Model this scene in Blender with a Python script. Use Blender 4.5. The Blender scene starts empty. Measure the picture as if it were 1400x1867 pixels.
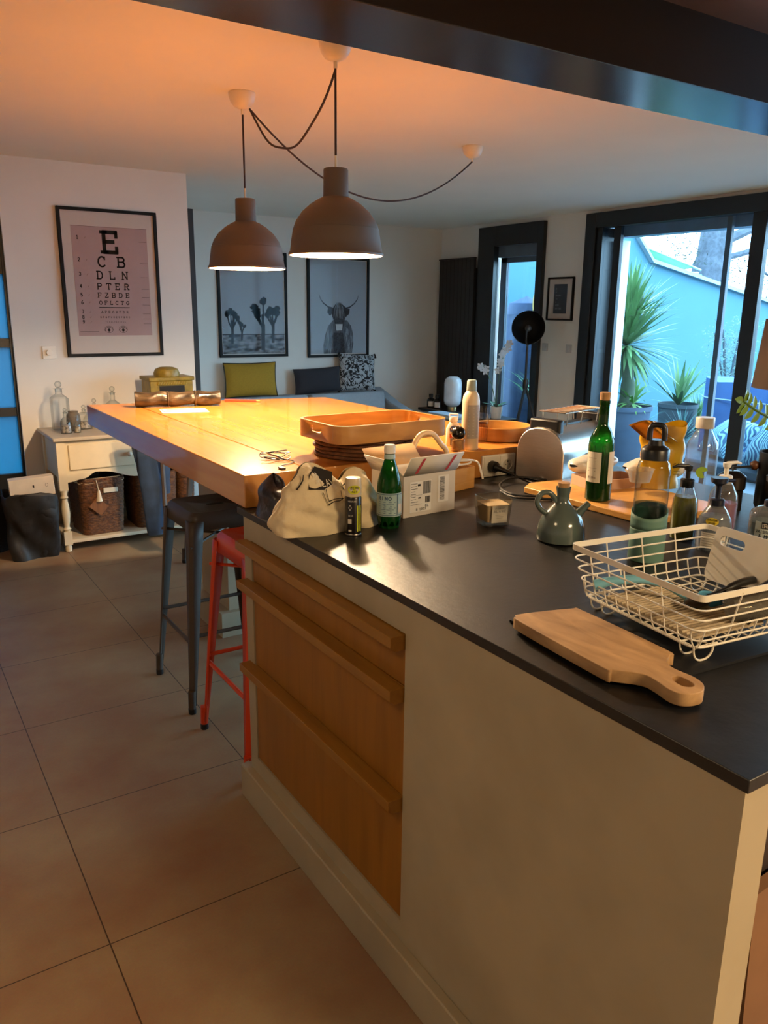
import bpy, math, random
from math import sin, cos, pi, radians, atan2, hypot
from mathutils import Vector, Matrix, Euler
random.seed(7)
SC = bpy.context.scene
COL = SC.collection
# ---------------------------------------------------------------- camera
cam_d = bpy.data.cameras.new('camera'); cam = bpy.data.objects.new('camera', cam_d); COL.objects.link(cam)
cam_d.sensor_fit = 'VERTICAL'; cam_d.sensor_height = 36.0; cam_d.sensor_width = 36.0
cam_d.lens = 36.0 * 1443.0 / 1867.0
cam_d.clip_start = .05; cam_d.clip_end = 200
PITCH, ROLL, YAW = 0.250358507, -0.0113928786, 0.574067554
fwd = Vector((sin(YAW)*cos(PITCH), cos(YAW)*cos(PITCH), -sin(PITCH)))
rgt = Vector((cos(YAW), -sin(YAW), 0)); dwn = fwd.cross(rgt)
r_ = rgt*cos(ROLL)+dwn*sin(ROLL); d_ = -rgt*sin(ROLL)+dwn*cos(ROLL)
mw = Matrix((( r_.x, -d_.x, -fwd.x, 0), (r_.y, -d_.y, -fwd.y, 0), (r_.z, -d_.z, -fwd.z, 1.51), (0, 0, 0, 1)))
cam.matrix_world = mw
SC.camera = cam
# ---------------------------------------------------------------- view and world
SC.view_settings.view_transform = 'Standard'; SC.view_settings.look = 'None'
SC.view_settings.gamma = 1; SC.view_settings.use_curve_mapping = False
SC.view_settings.exposure = 0.0
SC.cycles.use_denoising = True
SC.cycles.max_bounces = 10; SC.cycles.diffuse_bounces = 5; SC.cycles.glossy_bounces = 4
SC.cycles.transmission_bounces = 8; SC.cycles.transparent_max_bounces = 24
SC.cycles.sample_clamp_indirect = 6; SC.cycles.caustics_refractive = False; SC.cycles.caustics_reflective = False
W = bpy.data.worlds.new('evening_sky'); SC.world = W; W.use_nodes = True
W.node_tree.nodes['Background'].inputs[0].default_value = (.60, .86, 1.0, 1)
W.node_tree.nodes['Background'].inputs[1].default_value = 14.5

def lin(h):
    h = h.lstrip('#'); o = []
    for i in (0, 2, 4):
        c = int(h[i:i+2], 16)/255
        o.append(c/12.92 if c <= .04045 else ((c+.055)/1.055)**2.4)
    return (*o, 1)

def lamp(name, kind, loc, energy, color, size=.1, rot=None, parent=None, spot=None, sy=None):
    d = bpy.data.lights.new(name, kind); o = bpy.data.objects.new(name, d); COL.objects.link(o)
    o.location = loc; d.energy = energy; d.color = color
    if rot: o.rotation_euler = rot
    if kind == 'AREA':
        d.size = size
        if sy: d.shape = 'RECTANGLE'; d.size_y = sy
    else: d.shadow_soft_size = size
    if spot: d.spot_size = spot; d.spot_blend = .5
    if parent: o.parent = parent
    return o

WARM = (1.0, .72, .44)
BULB_W = 112
KITCHEN = (1.0, .72, .40)
lamp('kitchen_ceiling_light', 'AREA', (1.75, -1.5, 2.33), 155, KITCHEN, .9, (0, 0, 0), sy=.35)
lamp('hall_ceiling_light', 'AREA', (-.75, .9, 2.34), 17, KITCHEN, .5, (0, 0, 0), sy=.5)

# ---------------------------------------------------------------- materials
MC = {}
def M(name, hexc, rough=.5, metal=0.0, var=.06, scale=12, bump=0.0, spec=.5, coat=0.0, sheen=0.0, emis=None, es=0.0, alt=None, stretch=None):
    if name in MC: return MC[name]
    m = bpy.data.materials.new(name); m.use_nodes = True; nt = m.node_tree; N = nt.nodes; L = nt.links
    b = N['Principled BSDF']
    tc = N.new('ShaderNodeTexCoord'); mp = N.new('ShaderNodeMapping'); nz = N.new('ShaderNodeTexNoise')
    L.new(tc.outputs['Object'], mp.inputs[0]); L.new(mp.outputs[0], nz.inputs[0])
    if stretch: mp.inputs['Scale'].default_value = stretch
    nz.inputs['Scale'].default_value = scale; nz.inputs['Detail'].default_value = 4
    c = lin(hexc); mx = N.new('ShaderNodeMix'); mx.data_type = 'RGBA'
    if alt: a = lin(alt); c2 = a; c1 = c
    else:
        c1 = tuple(min(1, v*(1-var)) for v in c[:3])+(1,); c2 = tuple(min(1, v*(1+var)) for v in c[:3])+(1,)
    mx.inputs['A'].default_value = c1; mx.inputs['B'].default_value = c2
    rp = N.new('ShaderNodeMapRange'); rp.inputs[1].default_value = .35; rp.inputs[2].default_value = .65
    L.new(nz.outputs[0], rp.inputs[0]); L.new(rp.outputs[0], mx.inputs['Factor']); L.new(mx.outputs['Result'], b.inputs['Base Color'])
    b.inputs['Roughness'].default_value = rough; b.inputs['Metallic'].default_value = metal
    b.inputs['Specular IOR Level'].default_value = spec; b.inputs['Coat Weight'].default_value = coat
    b.inputs['Sheen Weight'].default_value = sheen
    if emis: b.inputs['Emission Color'].default_value = lin(emis); b.inputs['Emission Strength'].default_value = es
    if bump:
        bp = N.new('ShaderNodeBump'); bp.inputs['Strength'].default_value = bump; bp.inputs['Distance'].default_value = .01
        L.new(nz.outputs[0], bp.inputs['Height']); L.new(bp.outputs[0], b.inputs['Normal'])
    MC[name] = m; return m

def glassy(name, hexc, refl=.9, edge='#ffffff', ior=1.45, body=.0):
    """thin clear wall: tinted transparency with a fresnel reflection and a darker grazing edge"""
    if name in MC: return MC[name]
    m = bpy.data.materials.new(name); m.use_nodes = True; nt = m.node_tree; N = nt.nodes; L = nt.links
    N.remove(N['Principled BSDF']); out = N['Material Output']
    tr = N.new('ShaderNodeBsdfTransparent'); gl = N.new('ShaderNodeBsdfGlossy'); gl.inputs['Roughness'].default_value = .03
    lw = N.new('ShaderNodeLayerWeight'); lw.inputs[0].default_value = .35
    mx = N.new('ShaderNodeMix'); mx.data_type = 'RGBA'; mx.inputs['A'].default_value = lin(hexc); mx.inputs['B'].default_value = lin(edge)
    L.new(lw.outputs['Facing'], mx.inputs['Factor']); L.new(mx.outputs['Result'], tr.inputs[0])
    l2 = N.new('ShaderNodeLayerWeight'); l2.inputs[0].default_value = .5; f0 = ((ior-1)/(ior+1))**2
    pw = N.new('ShaderNodeMath'); pw.operation = 'POWER'; pw.inputs[1].default_value = 4.5; L.new(l2.outputs['Facing'], pw.inputs[0])
    fr = N.new('ShaderNodeMath'); fr.operation = 'MULTIPLY_ADD'; fr.inputs[1].default_value = 1-f0; fr.inputs[2].default_value = f0; L.new(pw.outputs[0], fr.inputs[0])
    sh = N.new('ShaderNodeMixShader'); L.new(fr.outputs[0], sh.inputs[0]); L.new(tr.outputs[0], sh.inputs[1]); L.new(gl.outputs[0], sh.inputs[2])
    last = sh
    if body:
        df = N.new('ShaderNodeBsdfDiffuse'); df.inputs[0].default_value = lin(hexc)
        s2 = N.new('ShaderNodeMixShader'); s2.inputs[0].default_value = body
        L.new(sh.outputs[0], s2.inputs[1]); L.new(df.outputs[0], s2.inputs[2]); last = s2
    L.new(last.outputs[0], out.inputs[0]); MC[name] = m; return m

def wood(name, c1, c2, rough=.45, scale=(1.2, 14, 14), coat=0.0, detail=6, dist=.6, nscale=3):
    if name in MC: return MC[name]
    m = bpy.data.materials.new(name); m.use_nodes = True; nt = m.node_tree; N = nt.nodes; L = nt.links; b = N['Principled BSDF']
    tc = N.new('ShaderNodeTexCoord'); mp = N.new('ShaderNodeMapping'); nz = N.new('ShaderNodeTexNoise'); cr = N.new('ShaderNodeValToRGB')
    mp.inputs['Scale'].default_value = scale; nz.inputs['Scale'].default_value = nscale; nz.inputs['Detail'].default_value = detail; nz.inputs['Distortion'].default_value = dist
    L.new(tc.outputs['Object'], mp.inputs[0]); L.new(mp.outputs[0], nz.inputs[0]); L.new(nz.outputs[0], cr.inputs[0]); L.new(cr.outputs[0], b.inputs['Base Color'])
    cr.color_ramp.elements[0].position = .3; cr.color_ramp.elements[0].color = lin(c1)
    cr.color_ramp.elements[1].position = .7; cr.color_ramp.elements[1].color = lin(c2)
    bp = N.new('ShaderNodeBump'); bp.inputs['Strength'].default_value = .12; bp.inputs['Distance'].default_value = .004
    L.new(nz.outputs[0], bp.inputs['Height']); L.new(bp.outputs[0], b.inputs['Normal'])
    b.inputs['Roughness'].default_value = rough; b.inputs['Coat Weight'].default_value = coat
    MC[name] = m; return m

# ---------------------------------------------------------------- mesh builder
class MB:
    def __init__(s): s.v = []; s.f = []; s.sm = []; s.M = Matrix()
    def add(s, vs, fs, smooth=False):
        o = len(s.v); s.v += [s.M @ Vector(p) for p in vs]; s.f += [tuple(i+o for i in f) for f in fs]; s.sm += [smooth]*len(fs); return s
    def box(s, x0, x1, y0, y1, z0, z1):
        return s.add([(x0,y0,z0),(x1,y0,z0),(x1,y1,z0),(x0,y1,z0),(x0,y0,z1),(x1,y0,z1),(x1,y1,z1),(x0,y1,z1)],
                     [(0,3,2,1),(4,5,6,7),(0,1,5,4),(1,2,6,5),(2,3,7,6),(3,0,4,7)])
    def lathe(s, prof, n=32, c=(0,0,0), sx=1, sy=1, cap=True):
        vs = []; fs = []; k = len(prof)
        for r, z in prof:
            for i in range(n):
                a = 2*pi*i/n; vs.append((c[0]+r*cos(a)*sx, c[1]+r*sin(a)*sy, c[2]+z))
        for j in range(k-1):
            for i in range(n):
                a, b = j*n+i, j*n+(i+1) % n; fs.append((a, b, b+n, a+n))
        s.add(vs, fs, True)
        if cap:
            for j in (0, k-1):
                if prof[j][0] > 1e-5:
                    ring = [vs[j*n+i] for i in range(n)]
                    s.add(ring, [tuple(range(n))[::-1] if j == 0 else tuple(range(n))])
        return s
    def tube(s, pts, r, n=8, closed=False, cap=True):
        P = [Vector(p) for p in pts]; K = len(P); R = r if isinstance(r, (list, tuple)) else [r]*K
        vs = []; prev = None
        for i, p in enumerate(P):
            if closed: t = P[(i+1) % K]-P[i-1]
            else: t = P[min(i+1, K-1)]-P[max(i-1, 0)]
            if t.length < 1e-9: t = Vector((0, 0, 1))
            t.normalize()
            if prev is None:
                u = t.orthogonal().normalized()
            else:
                u = prev-t*prev.dot(t)
                u = u.normalized() if u.length > 1e-6 else t.orthogonal().normalized()
            prev = u; w = t.cross(u)
            for k in range(n):
                a = 2*pi*k/n; vs.append(tuple(p+(u*cos(a)+w*sin(a))*R[i]))
        fs = []
        for i in range(K if closed else K-1):
            for k in range(n):
                a = i*n+k; b = i*n+(k+1) % n; c = ((i+1) % K)*n+(k+1) % n; d = ((i+1) % K)*n+k; fs.append((a, b, c, d))
        s.add(vs, fs, True)
        if cap and not closed:
            s.add(vs[:n], [tuple(range(n))[::-1]]); s.add(vs[-n:], [tuple(range(n))])
        return s
    def prism(s, poly, z0, z1, smooth=False):
        n = len(poly)
        vs = [(x, y, z0) for x, y in poly]+[(x, y, z1) for x, y in poly]
        s.add(vs, [tuple(range(n))[::-1], tuple(range(n, 2*n))])
        s.add(vs, [(i, (i+1) % n, n+(i+1) % n, n+i) for i in range(n)], smooth); return s
    def grid(s, nu, nv, f, closed_u=False, smooth=True):
        vs = [f(i/(nu if closed_u else nu-1), j/(nv-1)) for j in range(nv) for i in range(nu)]
        fs = []
        for j in range(nv-1):
            for i in range(nu if closed_u else nu-1):
                a = j*nu+i; b = j*nu+(i+1) % nu; fs.append((a, b, b+nu, a+nu))
        return s.add(vs, fs, smooth)
    def sphere(s, c, r, n=16, m=10, sx=1, sy=1, sz=1):
        return s.grid(n, m+1, lambda u, v: (c[0]+r*sx*sin(pi*v+1e-4)*cos(2*pi*u), c[1]+r*sy*sin(pi*v+1e-4)*sin(2*pi*u), c[2]-r*sz*cos(pi*v)), True)
    def rbox(s, x0, x1, y0, y1, z0, z1, r=.01, n=5):
        return s.prism(rrect(x0, x1, y0, y1, r, n), z0, z1, True)
    def build(s, name, mat, parent=None, bevel=0, sub=0, solid=0, loc=None, rot=None, stuff=False, label=None, seg=2, displace=0):
        me = bpy.data.meshes.new(name); me.from_pydata([tuple(v) for v in s.v], [], s.f)
        me.polygons.foreach_set('use_smooth', s.sm if not (bevel or sub) else [True]*len(s.f)); me.update()
        import bmesh
        bm = bmesh.new(); bm.from_mesh(me)
        if len(bm.verts) < 60000: bmesh.ops.remove_doubles(bm, verts=bm.verts, dist=1e-6)
        if not solid and not stuff and len(bm.faces) < 60000: bmesh.ops.recalc_face_normals(bm, faces=bm.faces)
        bm.to_mesh(me); bm.free()
        try: me.set_sharp_from_angle(angle=radians(40))
        except Exception: pass
        me.materials.append(mat); o = bpy.data.objects.new(name, me); COL.objects.link(o)
        if parent: o.parent = parent
        if loc: o.location = loc
        if rot: o.rotation_euler = rot
        if solid: md = o.modifiers.new('s', 'SOLIDIFY'); md.thickness = solid; md.offset = 0
        if bevel: md = o.modifiers.new('b', 'BEVEL'); md.width = bevel; md.segments = seg; md.limit_method = 'ANGLE'; md.angle_limit = radians(50)
        if sub: md = o.modifiers.new('u', 'SUBSURF'); md.levels = sub; md.render_levels = sub
        if displace:
            tx = bpy.data.textures.new(name+'_crease', 'CLOUDS'); tx.noise_scale = .06
            md = o.modifiers.new('d', 'DISPLACE'); md.texture = tx; md.strength = displace; md.texture_coords = 'LOCAL'
        if stuff: o['kind'] = 'stuff'
        if label: o['label'] = label
        return o

def rrect(x0, x1, y0, y1, r, n=5):
    P = []
    for cx, cy, a0 in ((x1-r, y1-r, 0), (x0+r, y1-r, pi/2), (x0+r, y0+r, pi), (x1-r, y0+r, 3*pi/2)):
        for i in range(n+1):
            a = a0+pi/2*i/n; P.append((cx+r*cos(a), cy+r*sin(a)))
    return P

def tag(o, label, cat, group=None):
    o['label'] = label; o['category'] = cat
    if group: o['group'] = group
    return o
def T(name, label, cat, loc=(0, 0, 0), rz=0, group=None, rot=None):
    o = bpy.data.objects.new(name, None); COL.objects.link(o); o.location = loc; o.empty_display_size = .05
    o.rotation_euler = rot if rot else (0, 0, rz)
    return tag(o, label, cat, group)
def S(o): o['kind'] = 'structure'; return o
def dup(root, loc, rz, label, group=None):
    r = root.copy(); COL.objects.link(r); r.location = loc; r.rotation_euler = (0, 0, rz); r['label'] = label
    if group: r['group'] = group
    for ch in list(root.children):
        c = ch.copy(); COL.objects.link(c); c.parent = r
        for g in ch.children:
            d = g.copy(); COL.objects.link(d); d.parent = c
    return r
def smooth_path(P, k=6, closed=False):
    P = [Vector(p) for p in P]; out = []; n = len(P)
    rng = range(n) if closed else range(n-1)
    for i in rng:
        if closed: a, b, c, d = P[i-1], P[i], P[(i+1) % n], P[(i+2) % n]
        else: a, b, c, d = P[max(i-1, 0)], P[i], P[i+1], P[min(i+2, n-1)]
        for j in range(k):
            t = j/k
            out.append(.5*((2*b)+(c-a)*t+(2*a-5*b+4*c-d)*t*t+(-a+3*b-3*c+d)*t**3))
    if not closed: out.append(P[-1])
    return out

# ---------------------------------------------------------------- stroke lettering
def arc(cx, cy, rx, ry, a0, a1, n=8):
    return [(cx+rx*cos(radians(a0+(a1-a0)*i/n)), cy+ry*sin(radians(a0+(a1-a0)*i/n))) for i in range(n+1)]
G = {
'A': [[(0,0),(.4,1),(.8,0)],[(.15,.36),(.65,.36)]],
'B': [[(.1,0),(.1,1)],[(.1,1),(.45,1)]+arc(.45,.76,.25,.24,90,-90)+[(.1,.52)],[(.45,.52)]+arc(.48,.26,.27,.26,90,-90)+[(.1,0)]],
'C': [arc(.42,.5,.38,.5,45,315,14)],
'D': [[(.1,0),(.1,1)],[(.1,1),(.35,1)]+arc(.35,.5,.4,.5,90,-90,10)+[(.1,0)]],
'E': [[(.1,0),(.1,1)],[(.1,1),(.7,1)],[(.1,.52),(.55,.52)],[(.1,0),(.7,0)]],
'F': [[(.1,0),(.1,1)],[(.1,1),(.7,1)],[(.1,.52),(.55,.52)]],
'G': [arc(.42,.5,.38,.5,45,330,14)+[(.78,.45),(.5,.45)]],
'H': [[(.1,0),(.1,1)],[(.7,0),(.7,1)],[(.1,.5),(.7,.5)]],
'I': [[(.35,0),(.35,1)]], 'J': [[(.6,1),(.6,.25)]+arc(.35,.25,.25,.25,0,-160)],
'K': [[(.1,0),(.1,1)],[(.1,.4),(.7,1)],[(.3,.6),(.75,0)]],
'L': [[(.1,1),(.1,0),(.7,0)]], 'M': [[(.05,0),(.05,1),(.45,.3),(.85,1),(.85,0)]],
'N': [[(.1,0),(.1,1),(.7,0),(.7,1)]], 'O': [arc(.42,.5,.38,.5,0,360,18)],
'P': [[(.1,0),(.1,1),(.45,1)]+arc(.45,.75,.26,.25,90,-90)+[(.1,.5)]],
'Q': [arc(.42,.5,.38,.5,0,360,18),[(.5,.25),(.8,-.05)]],
'R': [[(.1,0),(.1,1),(.45,1)]+arc(.45,.75,.26,.25,90,-90)+[(.1,.5)],[(.4,.5),(.75,0)]],
'S': [arc(.4,.74,.3,.26,30,270,9)+arc(.4,.25,.3,.25,90,-150,9)],
'T': [[(.4,0),(.4,1)],[(0,1),(.8,1)]], 'U': [[(.1,1),(.1,.3)]+arc(.4,.3,.3,.3,180,360)+[(.7,1)]],
'V': [[(0,1),(.4,0),(.8,1)]], 'W': [[(0,1),(.22,0),(.45,.8),(.68,0),(.9,1)]],
'X': [[(0,0),(.75,1)],[(0,1),(.75,0)]], 'Y': [[(0,1),(.4,.5),(.8,1)],[(.4,.5),(.4,0)]],
'Z': [[(.05,1),(.7,1),(.05,0),(.7,0)]],
'0': [arc(.35,.5,.3,.5,0,360,16)], '1': [[(.15,.8),(.4,1),(.4,0)],[(.2,0),(.6,0)]],
'2': [arc(.37,.72,.3,.28,160,-20,8)+[(.08,0),(.7,0)]], '3': [arc(.35,.75,.27,.25,150,-80,8),arc(.35,.26,.3,.26,90,-150,9)],
'4': [[(.5,0),(.5,1),(.05,.3),(.72,.3)]], '5': [[(.62,1),(.15,1),(.12,.55)]+arc(.35,.32,.3,.3,100,-150,9)],
'6': [arc(.38,.3,.28,.29,0,360,12),[(.1,.35),(.25,.8),(.55,1)]], '7': [[(.05,1),(.68,1),(.3,0)]],
'8': [arc(.36,.75,.24,.25,0,360,12),arc(.36,.26,.3,.26,0,360,12)], '9': [arc(.38,.7,.28,.29,0,360,12),[(.66,.65),(.5,.2),(.2,0)]],
'+': [[(.1,.5),(.7,.5)],[(.4,.2),(.4,.8)]], '&': [[(.8,0),(.2,.75)]+arc(.38,.8,.18,.2,180,0,6)+[(.1,.3)]+arc(.33,.22,.24,.22,160,330,8)+[(.75,.4)]],
'-': [[(.1,.5),(.6,.5)]], ',': [[(.3,.1),(.2,-.15)]], '.': [[(.28,0),(.36,.06)]], ' ': []}
def serifs(ch, st):
    out = []
    for pl in st:
        for e, nb in ((pl[0], pl[1]), (pl[-1], pl[-2])):
            if abs(e[1]-nb[1]) > abs(e[0]-nb[0]) and e[1] in (0, 1) and ch not in 'CGOSU': out.append([(e[0]-.14, e[1]), (e[0]+.14, e[1])])
            if e[0] in (.7, .8, 0) and e[1] == nb[1] and ch in 'EFTLZ':
                d = -.24 if e[1] == 1 else .24; out.append([(e[0], e[1]), (e[0], e[1]+d)])
            if ch in 'CG' and e[1] > .7: out.append([(e[0], e[1]-.14), (e[0], e[1]+.14)])
    return out
class Ink:
    """flat marks mapped through f(u,v,h) onto a surface"""
    def __init__(s, f, lift=.0004): s.f = f; s.mb = MB(); s.h = lift
    def line(s, P, w):
        for a, b in zip(P[:-1], P[1:]):
            dx, dy = b[0]-a[0], b[1]-a[1]; l = hypot(dx, dy)
            if l < 1e-9: continue
            k = max(1, int(l/.012)); ex, ey = dx/l*w*.35, dy/l*w*.35; nx, ny = -dy/l*w/2, dx/l*w/2
            A = (a[0]-ex, a[1]-ey); D = (dx+2*ex, dy+2*ey); vs = []
            for i in range(k+1):
                t = i/k; x, y = A[0]+D[0]*t, A[1]+D[1]*t
                vs += [s.f(x+nx, y+ny, s.h), s.f(x-nx, y-ny, s.h)]
            s.mb.add(vs, [(2*i, 2*i+1, 2*i+3, 2*i+2) for i in range(k)])
        return s
    def taper(s, P, w0, w1):
        n = len(P)-1
        for i in range(n): s.line([P[i], P[i+1]], w0+(w1-w0)*i/max(1, n-1))
        return s
    def rect(s, u0, u1, v0, v1):
        k = max(1, int(abs(u1-u0)/.008)); vs = []
        for i in range(k+1):
            u = u0+(u1-u0)*i/k; vs += [s.f(u, v0, s.h), s.f(u, v1, s.h)]
        s.mb.add(vs, [(2*i, 2*i+2, 2*i+3, 2*i+1) for i in range(k)]); return s
    def poly(s, P): s.mb.add([s.f(x, y, s.h) for x, y in P], [tuple(range(len(P)))]); return s
    def ell(s, cx, cy, rx, ry, n=20, jag=0):
        P = [(cx+rx*(1+random.uniform(-jag, jag))*cos(2*pi*i/n), cy+ry*(1+random.uniform(-jag, jag))*sin(2*pi*i/n)) for i in range(n)]
        s.mb.add([s.f(cx, cy, s.h)]+[s.f(x, y, s.h) for x, y in P], [(0, i+1, (i+1) % n+1) for i in range(n)]); return s
    def text(s, t, u, v, h, w=None, serif=False, sp=1.05, center=False, wide=1.0):
        adv = h*sp*wide; w = w or h*.16
        if center: u -= (len(t)*adv-adv*.2)/2
        for ch in t.upper():
            st = G.get(ch, [])
            for pl in st: s.line([(u+x*h*wide, v+y*h) for x, y in pl], w)
            if serif:
                for pl in serifs(ch, st): s.line([(u+x*h*wide, v+y*h) for x, y in pl], w*.9)
            u += adv
        return s
    def done(s, name, mat, parent, **k):
        k.setdefault('stuff', False); return s.mb.build(name, mat, parent, **k)
def flat(o, U, V):
    o, U, V = Vector(o), Vector(U).normalized(), Vector(V).normalized(); Nn = U.cross(V)
    return lambda u, v, h: tuple(o+U*u+V*v+Nn*h)
def cyl(r, a0, z0=0):
    return lambda u, v, h: ((r+h)*cos(a0+u/r), (r+h)*sin(a0+u/r), z0+v)
def face_cam(x, y): return atan2(-y, -x)

# ================================================================ THE SETTING
CH = 2.39
def floor_material():
    m = bpy.data.materials.new('floor_tiles'); m.use_nodes = True; nt = m.node_tree; N = nt.nodes; L = nt.links; b = N['Principled BSDF']
    tc = N.new('ShaderNodeTexCoord'); sp = N.new('ShaderNodeSeparateXYZ'); L.new(tc.outputs['Object'], sp.inputs[0])
    def mth(op, a, bb=None):
        n = N.new('ShaderNodeMath'); n.operation = op
        for i, x in enumerate((a, bb)):
            if x is None: continue
            if isinstance(x, (int, float)): n.inputs[i].default_value = x
            else: L.new(x, n.inputs[i])
        return n.outputs[0]
    ln = []
    for ax, off in ((0, .3025), (1, 1.689)):
        t = mth('ADD', sp.outputs[ax], 60-off+.0012); t = mth('DIVIDE', t, .6002); t = mth('FRACT', t); ln.append(mth('LESS_THAN', t, .0055))
    g = mth('MAXIMUM', ln[0], ln[1])
    n1 = N.new('ShaderNodeTexNoise'); n1.inputs['Scale'].default_value = 2.6; n1.inputs['Detail'].default_value = 5; n1.inputs['Roughness'].default_value = .6
    L.new(tc.outputs['Object'], n1.inputs[0]); cr = N.new('ShaderNodeValToRGB'); L.new(n1.outputs[0], cr.inputs[0])
    e = cr.color_ramp.elements; e[0].position = .32; e[0].color = lin('#86654c'); e[1].position = .68; e[1].color = lin('#988568')
    n2 = N.new('ShaderNodeTexNoise'); n2.inputs['Scale'].default_value = 160; L.new(tc.outputs['Object'], n2.inputs[0])
    m2 = N.new('ShaderNodeMix'); m2.data_type = 'RGBA'; m2.blend_type = 'OVERLAY'; m2.inputs['Factor'].default_value = .12
    L.new(cr.outputs[0], m2.inputs['A']); L.new(n2.outputs['Color'], m2.inputs['B'])
    mx = N.new('ShaderNodeMix'); mx.data_type = 'RGBA'; L.new(g, mx.inputs['Factor']); L.new(m2.outputs['Result'], mx.inputs['A']); mx.inputs['B'].default_value = lin('#3a2a20')
    L.new(mx.outputs['Result'], b.inputs['Base Color']); b.inputs['Roughness'].default_value = .42; b.inputs['Specular IOR Level'].default_value = .4
    bp = N.new('ShaderNodeBump'); bp.inputs['Strength'].default_value = .3; bp.inputs['Distance'].default_value = .002; bp.invert = True
    L.new(g, bp.inputs['Height']); L.new(bp.outputs[0], b.inputs['Normal']); return m
S(MB().box(-3, 5.94, -3, 5.72, -.12, 0).box(1.86, 5.94, 5.72, 7.7, -.12, 0).build('floor', floor_material()))
m_wall = M('white_paint', '#ddd8d0', .75, var=.02, scale=3, bump=.02)
m_ceil = M('ceiling_paint', '#ebe6dd', .8, var=.015, scale=2)
m_black = M('anthracite_frame', '#14171c', .38, var=.1)
m_dark = M('dark_paint', '#2a211c', .35, var=.1, spec=.5)
S(MB().box(-3, 5.94, 2.03, 5.72, CH, CH+.1).box(1.86, 5.94, 5.72, 7.7, CH, CH+.1).build('ceiling', m_ceil))
S(MB().box(-3, 5.94, -3, 1.76, CH, CH+.1).build('ceiling_kitchen', M('brown_ceiling', '#6b4a36', .5)))
S(MB().box(-3, 5.94, 1.75, 2.04, 2.19, CH+.1).build('trim_1', M('glossy_dark_beam', '#231d1a', .22, var=.12, scale=5, spec=.6), bevel=.002))
# left wall with the glazed door opening, then the wall end
wl = MB(); wl.box(-3, -.2, 5.6, 5.72, 0, CH); wl.box(.80, 1.985, 5.6, 5.72, 0, CH); wl.box(-.2, .80, 5.6, 5.72, 2.09, CH); S(wl.build('wall_left', m_wall))
S(MB().box(1.86, 1.985, 5.72, 7.58, 0, CH).build('wall_return', m_wall))
S(MB().box(1.86, 5.94, 7.58, 7.72, 0, CH).build('wall_back', m_wall))
S(MB().box(-3.1, -3, -3, 5.72, 0, CH).build('wall_west', m_wall))
S(MB().box(-3.1, 5.94, -3.1, -3, 0, CH).build('wall_south', m_wall))
# window wall X 5.64..5.80
wr = MB()
wr.box(5.64, 5.86, 6.80, 7.58, 0, CH); wr.box(5.64, 5.86, 5.33, 5.95, 0, CH); wr.box(5.64, 5.90, -3, -.6, 0, CH)
wr.box(5.64, 5.90, -.6, 5.33, 2.36, CH); wr.box(5.64, 5.86, 5.95, 6.80, 2.35, CH); S(wr.build('wall_right', m_wall))
# black door edge at the wall end
S(MB().box(1.988, 2.028, 5.61, 5.69, 0, 2.17).build('door_2', m_black, bevel=.003))
# glazed front door, frosted panes
def frosted():
    m = bpy.data.materials.new('frosted_pane'); m.use_nodes = True; nt = m.node_tree; N = nt.nodes; L = nt.links
    N.remove(N['Principled BSDF']); t = N.new('ShaderNodeBsdfTranslucent'); t.inputs[0].default_value = (.10, .30, .42, 1)
    g = N.new('ShaderNodeBsdfGlossy'); g.inputs['Roughness'].default_value = .4; g.inputs[0].default_value = (.8, .8, .8, 1)
    f = N.new('ShaderNodeFresnel'); s = N.new('ShaderNodeMixShader'); L.new(f.outputs[0], s.inputs[0]); L.new(t.outputs[0], s.inputs[1]); L.new(g.outputs[0], s.inputs[2])
    L.new(s.outputs[0], N['Material Output'].inputs[0]); return m
dr = T('door_1', 'black framed glazed entrance door with frosted panes', 'door'); dr['kind'] = 'structure'
for k in ('label', 'category'): del dr[k]
f = MB(); f.box(-.2, .80, 5.64, 5.70, 1.70, 1.84); f.box(-.2, .80, 5.64, 5.70, 0, .33)
for a, b_ in ((.33, .43), (.81, .865), (1.25, 1.305)): f.box(-.2, .80, 5.64, 5.70, a, b_)
f.box(-.2, -.14, 5.64, 5.70, 0, 2.09); f.box(.785, .80, 5.63, 5.70, 0, 2.09)
f.build('door_frame', m_black, dr)
mf = frosted()
for z0, z1 in ((.43, .81), (.865, 1.25), (1.305, 1.70)): MB().box(-.14, .785, 5.665, 5.675, z0, z1).build('pane', mf, dr)
MB().box(-.14, .785, 5.655, 5.69, 1.84, 2.09).build('transom_panel', M('grey_transom', '#4c5560', .4), dr)
# narrow window and big sliding window, lengthened out of view for more daylight
m_win = glassy('window_glass', '#eaf6ff', edge='#d5e8f5', ior=1.45)
m_case = M('outer_frame_grey', '#5a6570', .5)
m_rev = M('reveal_white', '#d9e2ea', .6)
w1 = T('window_1', '', ''); 
w2 = T('window_2', '', '')
for w in (w1, w2):
    w['kind'] = 'structure'
    for k in ('label', 'category'): del w[k]
f = MB(); f.box(5.60, 5.66, 6.62, 6.88, 0, 2.35); f.box(5.60, 5.66, 5.90, 5.985, 0, 2.35); f.box(5.60, 5.66, 5.985, 6.62, 2.155, 2.35); f.box(5.60, 5.66, 5.985, 6.62, 0, .06)
f.build('window_frame', m_black, w1, bevel=.003)
f = MB(); f.box(5.79, 5.83, 6.63, 6.72, .0, 2.05); f.box(5.79, 5.83, 5.99, 6.72, 2.0, 2.05); f.build('casement', m_case, w1)
MB().rbox(5.70, 5.84, 5.99, 6.72, 2.05, 2.2, .02).build('shutter_box', m_case, w1)
MB().box(5.67, 5.86, 6.75, 6.80, 0, 2.05).build('reveal', m_rev, w1)
MB().box(5.808, 5.814, 5.97, 6.63, .0, 2.0).build('pane', m_win, w1)
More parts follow.
